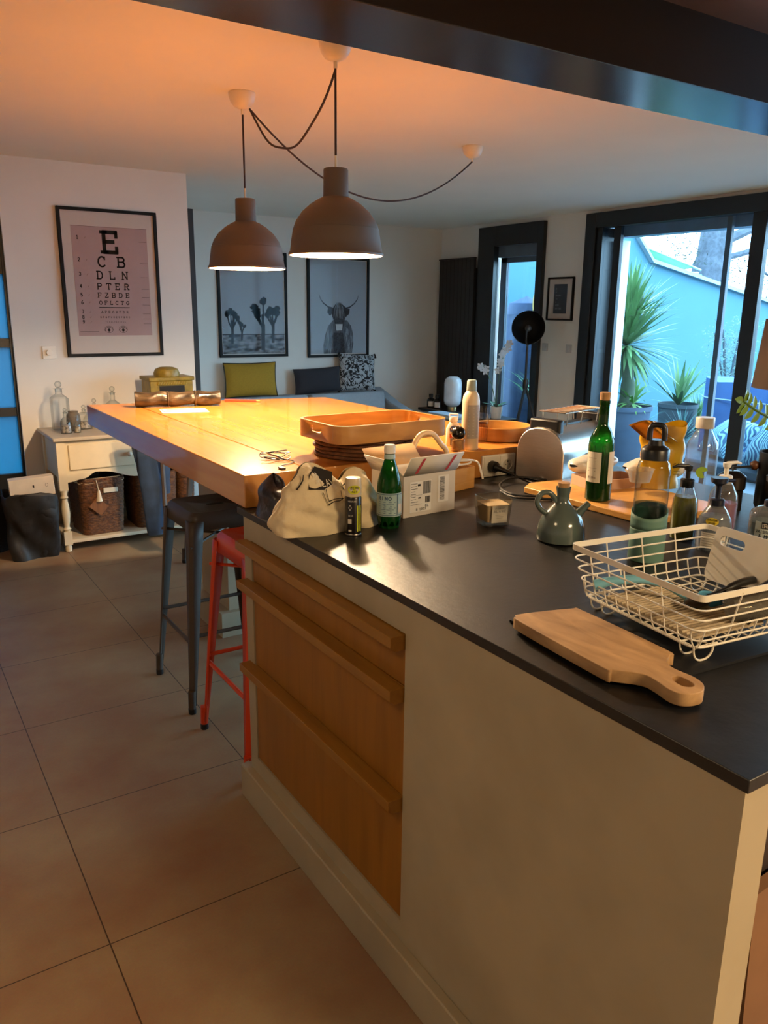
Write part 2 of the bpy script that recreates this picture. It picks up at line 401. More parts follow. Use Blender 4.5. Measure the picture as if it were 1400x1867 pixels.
f = MB(); f.box(5.60, 5.72, 5.25, 5.37, 0, 2.36); f.box(5.60, 5.72, -.62, 5.25, 2.235, 2.36); f.box(5.62, 5.80, 5.18, 5.25, 0, 2.235); f.box(5.60, 5.72, -.62, 5.2, 0, .05)
f.build('window_frame', m_black, w2, bevel=.003)
MB().box(5.635, 5.675, 4.985, 5.06, .05, 2.24).build('stile', m_black, w2, bevel=.003)
MB().box(5.70, 5.735, 3.955, 4.0, .05, 2.24).build('stile', m_case, w2, bevel=.003)
MB().box(5.635, 5.69, 3.63, 3.745, .05, 2.24).build('stile', m_black, w2, bevel=.003)
for y_ in (2.33, .9, -.62): MB().box(5.635, 5.69, y_, y_+.07, .05, 2.24).build('stile', m_black, w2, bevel=.003)
MB().rbox(5.76, 5.90, -.6, 5.18, 2.155, 2.26, .02).build('shutter_box', M('shutter_box_grey', '#7c93a8', .5), w2)
MB().box(5.80, 5.90, 5.10, 5.33, 0, 2.13).build('reveal', m_rev, w2)
MB().box(5.652, 5.658, 3.745, 4.985, .05, 2.235).build('pane', m_win, w2)
for a, b_ in ((2.40, 3.63), (.97, 2.33), (-.55, .9)): MB().box(5.652, 5.658, a, b_, .05, 2.235).build('pane', m_win, w2)  # nearer spans lie out of view, added to brighten the room
MB().box(5.652, 5.658, 5.06, 5.18, .05, 2.235).build('pane', m_win, w2)
# ================================================================ OUTSIDE
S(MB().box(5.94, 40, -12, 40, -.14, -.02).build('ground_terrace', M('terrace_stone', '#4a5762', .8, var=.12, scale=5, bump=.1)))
S(MB().box(-14, 1.84, 5.74, 20, -.14, -.02).build('ground_front', M('front_paving', '#5d6468', .9)))
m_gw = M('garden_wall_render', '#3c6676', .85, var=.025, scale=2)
gw = tag(MB().prism([(6.6, 2.75), (8.86, 2.50), (9.22, 2.17), (12.7, 1.565), (26, .6), (26, -.1), (6.6, -.1)], 0, .22).build('garden_wall', m_gw), 'tall pale blue rendered garden wall with a top that slopes down to the right', 'wall')
gw.rotation_euler = (pi/2, 0, 0); gw.location = (0, 7.82, 0)
cp = MB()
P = [(8.86, 2.50), (9.22, 2.17), (12.7, 1.565), (26, .6)]
for a, b_ in zip(P[:-1], P[1:]):
    cp.add([(a[0], 7.53, a[1]), (b_[0], 7.53, b_[1]), (b_[0], 7.86, b_[1]), (a[0], 7.86, a[1]), (a[0], 7.53, a[1]+.05), (b_[0], 7.53, b_[1]+.05), (b_[0], 7.86, b_[1]+.05), (a[0], 7.86, a[1]+.05)],
           [(0,3,2,1),(4,5,6,7),(0,1,5,4),(1,2,6,5),(2,3,7,6),(3,0,4,7)])
cp.build('coping', M('pale_coping', '#8299a3', .7), gw, loc=(0, 0, 0))
c = gw.children[0]; c.matrix_parent_inverse = gw.matrix_basis.inverted()
# neighbour's green awning
aw = T('green_awning', 'green awning roof rising behind the sloping garden wall', 'awning', (0, 0, 0))
q = MB(); q.add([(9.70, 8.3, 2.49), (11.12, 8.3, 2.205), (10.3, 8.15, 2.10), (9.77, 8.15, 2.23)], [(0, 1, 2, 3)]); q.build('canopy', M('green_canvas', '#1d5a3c', .8, var=.05), aw, solid=.02)
q = MB(); q.tube([(9.68, 8.3, 2.50), (11.28, 8.3, 2.17)], .018); q.tube([(10.2, 8.3, 2.10), (11.22, 8.3, 2.12)], .02); q.tube([(9.45, 8.3, 2.7), (9.77, 8.3, 2.23)], .02)
q.build('awning_frame', M('awning_metal', '#8aa39f', .5), aw)
q = MB(); q.box(10.5, 11.22, 8.22, 8.26, -.02, 2.10); q.build('side_panel', M('faded_green_panel', '#5f7f7a', .7), aw)
# pine trees
def leaf_cluster(mb, c, R, n, size):
    for _ in range(n):
        d = Vector((random.gauss(0, 1), random.gauss(0, 1), random.gauss(0, .6)));
        if d.length > 2.2: continue
        p = Vector(c)+d*R*.5
        a = random.uniform(0, 2*pi); e = random.uniform(-.8, .8)
        t = Vector((cos(a)*cos(e), sin(a)*cos(e), sin(e)))*size*random.uniform(.6, 1.3); w = t.orthogonal().normalized()*size*.16
        mb.add([tuple(p-w), tuple(p+w), tuple(p+t)], [(0, 1, 2)])
m_bark = M('pine_bark', '#454b54', .95, var=.25, scale=14, bump=.6)
m_pine = M('pine_needles', '#1d2c27', .9, var=.3, scale=3)
pt = T('pine_tree', 'thick grey pine trunk with branches rising behind the garden wall', 'tree', (0, 0, 0))
q = MB(); q.tube(smooth_path([(16.5, 12.0, -.02), (16.6, 12.0, 1.6), (16.65, 12, 2.6), (16.75, 12, 3.4), (17.2, 12.2, 5)]), [.40]*13+[.34]*12, 14); q.build('trunk', m_bark, pt)
q = MB(); q.tube(smooth_path([(16.8, 12, 3.05), (17.4, 12, 3.25), (18.2, 12, 3.55), (19.4, 12, 4.2)]), .12, 8); q.tube(smooth_path([(16.8, 12, 2.7), (17.5, 11.9, 2.85), (18.5, 11.8, 3.08), (20, 11.8, 3.3)]), .07, 8); q.tube(smooth_path([(17.9, 11.9, 2.95), (18.3, 11.9, 2.6), (18.9, 11.9, 2.4)]), .03, 6); q.build('branch', m_bark, pt)
q = MB()
for c_ in ((15.6, 12.2, 3.3), (15.9, 12.2, 2.7), (15.8, 12.4, 3.8), (17.6, 12.4, 2.3), (18.1, 12.2, 2.65), (17.6, 12.5, 1.9), (18.6, 12.2, 2.0), (19.2, 12, 2.5), (17.4, 12.5, 3.7), (18.9, 12.2, 3.7), (19.8, 12, 2.1), (19.6, 12, 3.2)): leaf_cluster(q, c_, .6, 240, .10)
q.build('foliage', m_pine, pt, stuff=True)
p2 = T('pine_tree', 'slimmer pine trunk leaning up above the green awning', 'tree', (0, 0, 0))
q = MB(); q.tube(smooth_path([(15.3, 13.4, -.02), (15.7, 13.4, 1.9), (15.6, 13.4, 2.9), (15.1, 13.4, 3.5), (14.3, 13.4, 4.6)]), .24, 12); q.build('trunk', m_bark, p2)
q = MB()
for c_ in ((14.4, 13.6, 4.5), (14.9, 13.6, 3.9), (15.2, 13.7, 4.6)): leaf_cluster(q, c_, .5, 200, .10)
q.build('foliage', m_pine, p2, stuff=True)
# spiky leaves
def blades(mb, c, n, L, w, emin=-30, emax=85, droop=.35, seed=1, seg=6):
    rr = random.Random(seed)
    for i in range(n):
        a = rr.uniform(0, 2*pi); e = radians(rr.uniform(emin, emax)); l = L*rr.uniform(.75, 1.1)
        h = Vector((cos(a), sin(a), 0)); s_ = Vector((-sin(a), cos(a), 0)); p = Vector(c); vs = []
        for k in range(seg+1):
            t = k/seg; ee = e-droop*t*t; ww = w*(.55+.9*t if t < .4 else 1-.0*t)*(1-t**2.5)+.0008
            vs += [tuple(p-s_*ww), tuple(p+s_*ww)]; p = p+(h*cos(ee)+Vector((0, 0, 1))*sin(ee))*l/seg
        mb.add(vs, [(2*k, 2*k+1, 2*k+3, 2*k+2) for k in range(seg)])
m_yucca = M('yucca_leaf', '#557a4a', .55, var=.25, scale=6)
m_agave = M('blue_agave_leaf', '#44706e', .6, var=.2, scale=6)
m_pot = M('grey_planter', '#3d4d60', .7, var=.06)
m_soil = M('potting_soil', '#2c3238', .95)
def planter(label, x, y, r, h, mat=m_pot, r2=None, name='planter_pot'):
    t = T(name, label, 'pot', (x, y, -.02)); r2 = r2 or r*.72
    MB().lathe([(r2, 0), (r, h), (r*1.03, h), (r*1.03, h-.05), (r*.92, h-.04), (r*.9, h-.06)], 36, cap=False).lathe([(.001, 0), (r2, 0)], 36, cap=False).build('pot_body', mat, t)
    MB().lathe([(.001, h-.06), (r*.93, h-.06)], 30, cap=False).build('soil', m_soil, t)
    return t
planter('large grey pot holding the tall yucca on the terrace', 6.72, 5.70, .275, .58)
y1 = T('yucca_plant', 'tall yucca with a fan of spiky green leaves outside the big window', 'plant', (6.72, 5.70, .52))
MB().tube(smooth_path([(0, 0, 0), (.02, 0, .25), (-.02, .03, .62)]), [.075]*7+[.06]*6, 12).build('trunk', M('yucca_trunk', '#46523f', .9, bump=.3), y1)
q = MB(); blades(q, (-.02, .03, .66), 230, .68, .022, -45, 88, .3, 3); blades(q, (-.02, .03, .92), 120, .58, .020, 0, 88, .25, 4); q.build('leaf_crown', m_yucca, y1)
q = MB(); blades(q, (.05, -.05, .05), 26, .36, .02, -5, 60, .9, 12); q.build('low_leaves', M('bright_yucca_leaf', '#56863c', .55, var=.2), y1)
planter('dark round planter with a spiky agave near the foot of the garden wall', 8.6, 6.45, .24, .42, M('slate_planter', '#35434a', .8, bump=.2, scale=30), .22)
y2 = T('agave_plant', 'broad-leaved agave growing from the dark round planter', 'plant', (8.6, 6.45, .38)); q = MB(); blades(q, (0, 0, 0), 24, .62, .03, 25, 85, .25, 5); q.build('leaf_crown', m_yucca, y2)
for i, (x, y, z, n, l, w, lab, mt) in enumerate(((7.75, 6.45, .0, 150, .5, .007, 'fine blue-green spiky grass right of the yucca pot', m_agave), (9.15, 6.55, .0, 170, .55, .008, 'spiky grass tuft right of the dark round planter', m_yucca),
        (8.15, 6.02, .0, 90, .42, .007, 'drooping thin-leaved plant in front of the dark planter', m_agave), (9.9, 6.65, .0, 120, .6, .02, 'palm-like fronds behind the olive tree pot', m_agave))):
    y_ = T('ornamental_grass', lab, 'plant', (x, y, z)); q = MB(); blades(q, (0, 0, 0), n, l, w, 5, 88, .6, 20+i); q.build('leaf_tuft', mt, y_)
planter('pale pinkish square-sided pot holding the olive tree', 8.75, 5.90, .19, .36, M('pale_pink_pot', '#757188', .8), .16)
ol = T('olive_tree', 'small olive tree with slim stems and sparse leaves by the wall', 'tree', (8.75, 5.90, .33)); q = MB(); q2 = MB()
for i in range(6):
    a = i*1.05; P = smooth_path([(cos(a)*.03, sin(a)*.03, 0), (cos(a)*.07, sin(a)*.07, .45), (cos(a)*.2, sin(a)*.2, .85+.05*i)]); q.tube(P, .012, 6)
    for p in P[5:]: leaf_cluster(q2, p, .2, 26, .045)
q.build('stem', M('olive_bark', '#46525a', .9), ol); q2.build('foliage', M('olive_leaf', '#48645f', .8, var=.25, scale=5), ol, stuff=True)
# covered furniture and lounge cushions
m_cover = M('blue_cover_cloth', '#30568a', .7, var=.12, scale=5, bump=.4)
cv = T('covered_garden_furniture', 'garden furniture under a wrinkled blue protective cover tied with a cord', 'furniture cover', (8.25, 5.02, -.02))
MB().grid(40, 14, lambda u, v: ((.42+.02*sin(u*60)+.03*(1-v))*(abs(cos(2*pi*u))**.5*(1 if cos(2*pi*u) > 0 else -1)), (.62+.03*sin(u*43))*(abs(sin(2*pi*u))**.5*(1 if sin(2*pi*u) > 0 else -1)), .82*v+.02*sin(u*25)), True).grid(40, 4, lambda u, v: ((.42+.02*sin(u*60))*(1-v)*(abs(cos(2*pi*u))**.5*(1 if cos(2*pi*u) > 0 else -1)), (.62+.03*sin(u*43))*(1-v)*(abs(sin(2*pi*u))**.5*(1 if sin(2*pi*u) > 0 else -1)), .82+.04*v+.02*sin(u*25)*(1-v)), True).build('cover', m_cover, cv)
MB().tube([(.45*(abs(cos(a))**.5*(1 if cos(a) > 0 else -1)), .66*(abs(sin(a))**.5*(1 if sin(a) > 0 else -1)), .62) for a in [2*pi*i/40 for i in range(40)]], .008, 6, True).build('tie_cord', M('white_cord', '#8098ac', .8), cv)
def leafprint(name, base, ink, sc=9):
    m = bpy.data.materials.new(name); m.use_nodes = True; nt = m.node_tree; N = nt.nodes; L = nt.links; b = N['Principled BSDF']
    tc = N.new('ShaderNodeTexCoord'); nz = N.new('ShaderNodeTexNoise'); nz.inputs['Scale'].default_value = 2.5
    mx = N.new('ShaderNodeMix'); mx.data_type = 'RGBA'; mx.inputs['Factor'].default_value = .35
    L.new(tc.outputs['Object'], nz.inputs[0]); L.new(tc.outputs['Object'], mx.inputs['A']); L.new(nz.outputs['Color'], mx.inputs['B'])
    wv = N.new('ShaderNodeTexWave'); wv.inputs['Scale'].default_value = sc; wv.inputs['Distortion'].default_value = 3; wv.inputs['Detail'].default_value = 1
    L.new(mx.outputs['Result'], wv.inputs[0]); cr = N.new('ShaderNodeValToRGB'); cr.color_ramp.elements[0].position = .42; cr.color_ramp.elements[0].color = lin(base)
    cr.color_ramp.elements[1].position = .5; cr.color_ramp.elements[1].color = lin(ink); L.new(wv.outputs[0], cr.inputs[0]); L.new(cr.outputs[0], b.inputs['Base Color']); b.inputs['Roughness'].default_value = .85
    return m
m_palm = leafprint('palm_print_fabric', '#7aa5b2', '#1f4a6c', 14)
def pillow(name, label, cat, loc, rot, w, h, t, mat, pipe=None, n=18, parent=None):
    o = T(name, label, cat, loc, rot=rot)
    def f(sgn):
        def g(u, v):
            a, b_ = u*2-1, v*2-1; pin = 1-.07*(1-abs(b_))**1 if False else 1
            e = max(0, (1-abs(a)**2.6)*(1-abs(b_)**2.6))**.55
            px = a*w/2*(1-.05*(1-b_*b_)); pz = b_*h/2*(1-.06*(1-a*a))
            return (px, sgn*e*t/2+.0, pz)
        return g
    MB().grid(n, n, f(1)).grid(n, n, f(-1)).build('cushion_cover', mat, o)
    if pipe:
        E_ = []
        for k in range(40):
            s_ = k/10; sd = int(s_) % 4; fr = s_-int(s_)
            a, b_ = [(fr*2-1, -1), (1, fr*2-1), (1-fr*2, 1), (-1, 1-fr*2)][sd]
            E_.append((a*w/2*(1-.05*(1-b_*b_)), 0, b_*h/2*(1-.06*(1-a*a))))
        MB().tube(E_, .006, 6, True).build('piping', pipe, o)
    return o
lb = T('outdoor_mattress', 'palm-print outdoor floor mattress on the terrace by the right stile', 'mattress', (7.25, 4.45, -.02))
MB().rbox(-.45, .45, -.75, .55, 0, .12, .06).build('mattress_base', M('grey_blue_mattress', '#2c4252', .8), lb, bevel=.03)
pillow('outdoor_cushion', 'large palm-print floor cushion behind the right window stile', 'cushion', (6.95, 4.02, .36), (radians(35), 0, radians(75)), .72, .62, .34, m_palm)
pillow('outdoor_cushion', 'palm-print outdoor cushion left of the right window stile', 'cushion', (7.2, 4.75, .30), (radians(50), 0, radians(60)), .6, .5, .26, m_palm)
# things seen through the narrow window
bc = T('closed_parasol', 'dark blue covered barbecue standing beyond the narrow window', 'barbecue', (6.55, 7.12, -.02)); bc.name = 'covered_barbecue'
MB().grid(36, 12, lambda u, v: ((.20+.04*(1-v)+.01*sin(u*50))*cos(2*pi*u), (.30+.03*sin(u*37))*sin(2*pi*u), 1.5*v), True).lathe([(.30, 1.49), (.24, 1.62), (.001, 1.70)], 30, sx=.68, cap=False).build('cover', M('navy_cover', '#243857', .75, var=.1, bump=.3), bc)
yl = T('yellow_garden_ornament', 'yellow post finial above the blue barbecue cover', 'ornament', (6.42, 7.47, -.02)); MB().lathe([(.02, 0), (.02, 1.62), (.05, 1.64), (.05, 1.78), (.03, 1.83)], 14).build('yellow_post', M('yellow_paint', '#a08026', .6), yl)
yr = T('yellow_ring_toy', 'round yellow ring with a dark centre beside the blue cover', 'ring', (6.40, 6.80, 1.60), rot=(0, radians(90), radians(-35))); MB().tube([(.085*cos(a), .085*sin(a), 0) for a in [2*pi*i/24 for i in range(24)]], .03, 8, True).build('ring', MC['yellow_paint'], yr); MB().lathe([(.001, -.01), (.06, -.01), (.06, .01), (.001, .01)], 16).build('centre', m_black, yr)
MB().tube([(0, 0, 0), (-1.62, 0, 0)], .012, 8).build('stake', MC['yellow_paint'], yr).rotation_euler = (0, pi, 0)
ag = T('agave_plant', 'tall green strap-leaved plant outside the narrow window', 'plant', (6.6, 6.95, .0)); 
ag.location = (6.42, 6.58, -.02); q = MB(); blades(q, (0, 0, .3), 60, .70, .024, 50, 88, .9, 31); blades(q, (0, 0, .2), 24, .30, .025, 5, 60, .9, 32); q.build('leaf_crown', M('strap_leaf', '#38663f', .5, var=.3, scale=5), ag)
MB().tube([(0, 0, 0), (0, 0, .34)], .05, 10).build('stem', M('green_stem', '#5d7d62', .8), ag)
# ================================================================ KITCHEN ISLAND
m_cem = M('microcement', '#a0937a', .55, var=.10, scale=4, bump=.04)
m_oak = wood('oak_drawer', '#80520e', '#935f14', .45, (9, 9, 1.0), .1)
m_oakh = wood('oak_handle', '#835819', '#996c26', .4, (9, 1.0, 9), .1)
isl = T('kitchen_island', 'long plastered kitchen island with oak drawers under the black worktop', 'kitchen island', (0, 0, 0))
q = MB(); q.box(.865, .93, .49, 1.25, 0, .925); q.box(.865, .93, 2.04, 2.09, 0, .925); q.box(.865, .93, 1.25, 2.04, 0, .16); q.box(.865, .93, 1.25, 2.04, .862, .925); q.box(.93, 2.3, 2.05, 2.09, 0, .925)
q.build('plaster_body', m_cem, isl)
MB().box(.84, .865, .49, 2.12, 0, .108).box(.865, 2.3, 2.09, 2.12, 0, .108).build('plinth', m_cem, isl, bevel=.004)
MB().box(1.10, 2.3, .60, 2.04, 0.0, .925).build('carcass', M('cabinet_inside', '#2b1c12', .7), isl)
q = MB(); q.M = Matrix.Translation((1.12, .57, 0)) @ Matrix.Rotation(radians(-4), 4, 'Y'); q.box(0, .5, 0, .02, .02, .62); q.build('cupboard_door', M('brown_board', '#7a5638', .6), isl)
for nm, (z0, z1) in (('drawer', (.742, .859)), ('drawer', (.479, .739)), ('drawer', (.163, .476))):
    d = MB().box(.868, .888, 1.254, 2.037, z0, z1).build('drawer', m_oak, isl, bevel=.0015)
    q = MB(); q.add([(.868, 1.254, z1), (.830, 1.254, z1), (.830, 1.254, z1-.024), (.842, 1.254, z1-.034), (.868, 1.254, z1-.034), (.868, 2.075, z1), (.830, 2.075, z1), (.830, 2.075, z1-.024), (.842, 2.075, z1-.034), (.868, 2.075, z1-.034)],
           [(4,3,2,1,0), (5,6,7,8,9), (0,1,6,5), (1,2,7,6), (2,3,8,7), (3,4,9,8), (4,0,5,9)]); q.build('handle', m_oakh, d, bevel=.001)
def granite():
    m = M('black_leathered_granite', '#0e0e0f', .42, var=.3, scale=45, bump=.06, spec=.6); return m
wt = MB().prism([(.862, .485), (2.35, .485), (2.35, 2.13), (.862, 2.13)], .9252, .945).build('worktop', granite(), bevel=.0015)
tag(wt, 'long black stone worktop covering the kitchen island', 'worktop')
# bar table
m_tab = wood('beech_tabletop', '#b87634', '#c8893c', .26, (10, .8, 10), .35, nscale=2.2)
m_tabe = wood('beech_edge', '#8a5a34', '#9c6a40', .5, (6, .7, 20))
bt = T('bar_table', 'thick orange-brown wooden bar table top resting on the end of the island', 'table', (0, 0, 0))
MB().prism([(.872, 2.09), (1.083, 2.09), (1.083, 4.02), (.880, 4.055)], .9455, 1.042).build('plank', m_tab, bt, bevel=.003)
MB().prism([(1.0845, 2.09), (2.115, 2.09), (2.09, 3.84), (1.0845, 4.02)], .9455, 1.042).build('plank', m_tab, bt, bevel=.003)
pd = MB(); pd.box(1.30, 1.80, 3.35, 3.70, 0, .945); pd.box(1.25, 1.85, 3.32, 3.73, 0, .12); pd.build('pedestal', m_cem, bt)
# wall sockets in the table edge
m_wp = M('white_plastic', '#e6e0d6', .35, var=.02)
so = T('double_socket', 'white double power socket set in the edge of the wooden table', 'socket', (1.825, 2.0895, .985), rot=(radians(90), 0, 0))
MB().rbox(-.0755, .0755, -.038, .038, 0, .009, .004).build('cover_plate', m_wp, so, bevel=.002)
for s_ in (-1, 1):
    g = MB().box(s_*.037-.033, s_*.037+.033, -.032, .034, .0091, .0115).build('socket_insert', m_wp, so, bevel=.001)
    MB().lathe([(.020, .0116), (.0215, .0135), (.020, .0135), (.0185, .0118)], 32, c=(s_*.037, 0, 0), cap=False).build('socket_rim', m_wp, g)
    if s_ == 1: MB().lathe([(.001, .0119), (.0185, .0119)], 24, c=(s_*.037, 0, 0), cap=False).build('socket_well', M('socket_well', '#b9b2a6', .5), g); Ink(flat((.037, 0, 0), (1, 0, 0), (0, 1, 0)), .0126).ell(-.009, 0, .0025, .0025).ell(.009, 0, .0025, .0025).ell(0, .011, .0025, .003).done('socket_holes', m_black, g)
m_rub = M('black_rubber', '#0d0d0e', .45, var=.1)
pl = T('power_plug', 'black plug with looping cable pushed into the left socket', 'plug', (0, 0, 0))
MB().tube([(1.788, 2.076, .985), (1.788, 2.056, .985)], .0195, 20).tube(smooth_path([(1.788, 2.058, .985), (1.80, 2.035, .978), (1.815, 2.0, .968)]), [.013, .0125, .012, .011, .0105, .0095, .009, .0085, .008, .007, .006, .005, .0045], 12).build('plug_body', m_rub, pl)
MB().tube(smooth_path([(1.815, 2.0, .968), (1.83, 1.93, .951), (1.80, 1.80, .951), (1.72, 1.76, .951), (1.66, 1.83, .951), (1.70, 1.93, .956), (1.80, 1.965, .965), (1.90, 1.90, .956), (1.90, 1.80, .951), (1.83, 1.74, .951), (1.75, 1.70, .951), (1.64, 1.78, .951), (1.66, 1.88, .951)], 10), .0038, 8).build('cable', m_rub, pl)
# ================================================================ CLUTTER ON THE WORKTOP
WZ, TZ = .9455, 1.0425
def bag():
    o = T('cloth_bag', 'cream cotton bread bag with black printed lines lying at the worktop edge', 'bag', (.985, 1.80, WZ), rz=radians(2))
    L_, D_, = .158, .068
    def hh(x): return .150+.030*math.exp(-((x+.055)/.045)**2)+.012*math.exp(-((x-.085)/.035)**2)-.03*math.exp(-((x-.035)/.03)**2)
    def f(u, v):
        a = 2*pi*u; sx = (1-.30*v**2.2-.0*v); sd = (1-v**3*.92)
        cx = abs(cos(a))**.6*(1 if cos(a) > 0 else -1); cy = abs(sin(a))**.75*(1 if sin(a) > 0 else -1)
        x = L_*sx*cx*(1-.06*sin(v*7+cx*3)); y = D_*sd*cy+.012*sin(x*60+v*5)*(v)*.8+.006*sin(v*17+x*45)
        z = v*hh(x)*(1-.12*(abs(cx)**4)*v)
        return (x, y, z)
    MB().grid(88, 22, f, True).build('bag_cloth', M('cream_cotton', '#d9c7a4', .9, var=.04, scale=25, bump=.6), o, displace=.016, sub=1)
    # front surface sampler
    def surf(u, v, h):
        z = v; best = None
        vv = min(.93, z/hh(u)); sx = 1-.30*vv**2.2; c_ = max(-.98, min(.98, u/(L_*sx))); ca = abs(c_)**(1/.6); sa = (1-ca*ca)**.5
        y = -D_*(1-vv**3*.92)*sa**.75+.012*sin(u*60+vv*5)*vv*.8+.006*sin(vv*17+u*45)
        return (u, y-.0065-h, z)
    k = Ink(surf); k.poly([(-.075, .155), (-.045, .170), (-.005, .155), (-.01, .125), (-.04, .115), (-.085, .12)])
    k.line([(-.035, .115), (-.03, .085), (.005, .09), (.012, .105)], .0022).line([(-.045, .108), (-.038, .078), (.0, .083), (.01, .09)], .0022).line([(.02, .125), (.03, .10), (.035, .08)], .0022).line([(.018, .115), (.045, .085), (.05, .05)], .0022)
    k.line([(-.11, .12), (-.09, .155)], .003).line([(.03, .115), (.055, .12)], .003)
    k.done('printed_lines', M('black_print', '#1d1512', .8), o)
    Ink(surf, .0018).text('RA', -.066, .148, .009, .0018).text('OF', -.062, .135, .007, .0014).text('LAY', -.045, .124, .013, .0022).done('printed_letters', M('white_print', '#d8cbb2', .8), o)
bag()
pk = T('floral_pouch', 'shiny black pouch squeezed between the wooden table and the cloth bag', 'pouch', (.905, 1.965, WZ+.001))
MB().grid(40, 16, lambda u, v: ((.040-.008*v)*cos(2*pi*u)*(1-v**5)+.004*sin(v*9), (.080-.02*v)*sin(2*pi*u)*(1-v**5)+.006*sin(v*7+4*u), .125*v**.8*(1-.25*abs(sin(2*pi*u))**2*v)), True).build('pouch_fabric', M('black_floral_cloth', '#141013', .35, scale=60, alt='#332d38', bump=.3), pk, displace=.006)
ps = T('clear_sleeve', 'thin clear plastic sleeve hanging over the worktop edge under the pouch', 'plastic sleeve', (.895, 1.93, WZ-.0001)); MB().add([(-.035, -.11, .0006), (.12, -.10, .0006), (.12, .10, .0006), (-.035, .13, .0006)], [(0, 1, 2, 3)]).build('sleeve_film', glassy('clear_film', '#cfcac0', edge='#b0a99c', body=.15), ps, solid=.0008)

def revolve(name, label, cat, x, y, z, parts, rz=None):
    o = T(name, label, cat, (x, y, z), rz=0)
    for nm, prof, mt in parts: MB().lathe(prof, 40, cap=False).build(nm, mt, o)
    return o
def wraplabel(o, r, a, half, z0, z1, mat, name='paper_label', lift=.0006):
    k = Ink(cyl(r, a), lift); k.rect(-half, half, z0, z1); return k.done(name, mat, o)
# spray can
a_ = face_cam(1.002, 1.684)
sc = revolve('spray_can', 'black aerosol can with a pale cap and yellow oval sticker', 'spray can', 1.005, 1.70, WZ,
    [('can_body', [(.001, 0), (.0205, 0), (.0215, .003), (.0215, .098), (.0195, .102), (.001, .102)], M('black_can_print', '#15100f', .3)),
     ('base_ring', [(.0216, 0), (.0222, .001), (.0222, .004), (.0216, .005)], M('tin_ring', '#8a8580', .3, 1)),
     ('cap', [(.0212, .103), (.0212, .142), (.019, .150), (.001, .152)], M('clear_white_cap', '#c9b89a', .3))])
Ink(cyl(.0216, a_+.15), .0006).ell(0, .122, .017, .0115, 28).done('yellow_sticker', M('yellow_sticker', '#c3c41c', .5), sc)
Ink(cyl(.0216, a_+.15), .0009).text('ZERO', -.010, .124, .0055, .0010).text('ALU', -.006, .115, .0045, .0009).done('sticker_letters', m_black, sc)
k = Ink(cyl(.0216, a_), .0006); k.line([(-.012, .075), (-.008, .082), (-.004, .075), (-.008, .068), (-.012, .075)], .001).rect(-.014, -.004, .033, .045).rect(-.012, -.004, .012, .017); k.text('BIO', -.012, .052, .004, .0007).text('MOUSSE', -.013, .09, .0035, .0006); k.done('white_print', M('white_ink', '#cfc6b8', .6), sc)
wraplabel(sc, .0216, a_+.75, .006, .012, .08, MC['yellow_sticker'], 'side_stripe')
# green water bottle
m_gg = glassy('green_plastic', '#2f9a3f', edge='#0c5a1c', ior=1.4, body=.12)
GX, GY = 1.125, 1.715
gb = T('water_bottle', 'green mineral water bottle with white cap beside the spray can', 'bottle', (GX, GY, WZ)); a_ = face_cam(GX, GY)
q = MB(); q.grid(48, 30, lambda u, v: (lambda r, z: (r*cos(2*pi*u), r*sin(2*pi*u), z))(*(lambda v: (
    (.0325*(.86+.14*min(1, v*8))*(1-.14*max(0, 1-v*7)*(cos(5*2*pi*u)**2)) if v < .55 else .0325-(.0325-.0135)*((v-.55)/.35)**1.35 if v < .90 else .0132), v*.206))(v)), True)
q.build('bottle_body', m_gg, gb)
MB().lathe([(.001, .008), (.029, .008), (.0315, .03), (.0315, .118), (.028, .135), (.0245, .148), (.001, .148)], 36, cap=False).build('water', glassy('green_water', '#4fb45a', edge='#1f7a2f', ior=1.1), gb)
MB().lathe([(.0148, .200), (.0152, .203), (.0152, .220), (.013, .2225), (.001, .2225)], 30, cap=False).build('cap', m_wp, gb)
MB().lathe([(.0150, .186), (.0143, .198)], 30, cap=False).build('neck_label', M('pale_blue_label', '#9fb7b8', .4), gb)
wraplabel(gb, .0330, a_, .048, .035, .098, MC['pale_blue_label'])
k = Ink(cyl(.0330, a_), .0012); k.rect(-.046, .046, .094, .0955).rect(-.046, .046, .038, .0395).rect(.022, .0235, .04, .094); k.text('RINO', -.030, .080, .009, .0018)
for i in range(7): k.line([(-.028, .074-i*.005), (.018-.006*(i % 3), .074-i*.005)], .0011)
k.done('label_print', M('navy_ink', '#27456b', .5), gb)
k = Ink(cyl(.0330, a_), .0014); k.rect(.026, .040, .045, .068); k.done('barcode_patch', MC['white_ink'], gb)
# parcel box
pb = T('parcel_box', 'open white cardboard parcel box with shipping labels and red tape marks', 'box', (1.205, 1.765, WZ), rz=radians(4))
m_card = M('white_cardboard', '#d3cbc0', .85, var=.03); m_kraft = M('kraft_cardboard', '#b98f5e', .9, var=.05)
bw, bd, bh, t_ = .19, .15, .118, .003
q = MB(); q.box(0, bw, 0, t_, 0, bh); q.box(0, t_, t_, bd, 0, bh); q.box(bw-t_, bw, t_, bd, 0, bh); q.box(t_, bw-t_, bd-t_, bd, 0, bh); q.box(t_, bw-t_, t_, bd-t_, 0, t_); q.build('carton', m_card, pb)
q = MB(); q.M = Matrix.Translation((0, 0, bh+.0005)) @ Matrix.Rotation(radians(22), 4, 'X'); q.add([(-.002, -.0, 0), (bw+.002, 0, 0), (bw+.012, .0, .058), (.008, .0, .058)], [(0, 1, 2, 3)])
fl = q.build('front_flap', m_card, pb, solid=.0025)
k = Ink(lambda u, v, h: tuple(Matrix.Translation((0, 0, bh)) @ Matrix.Rotation(radians(22), 4, 'X') @ Vector((u, -.0022-h, v))), 0)
fk = k.f
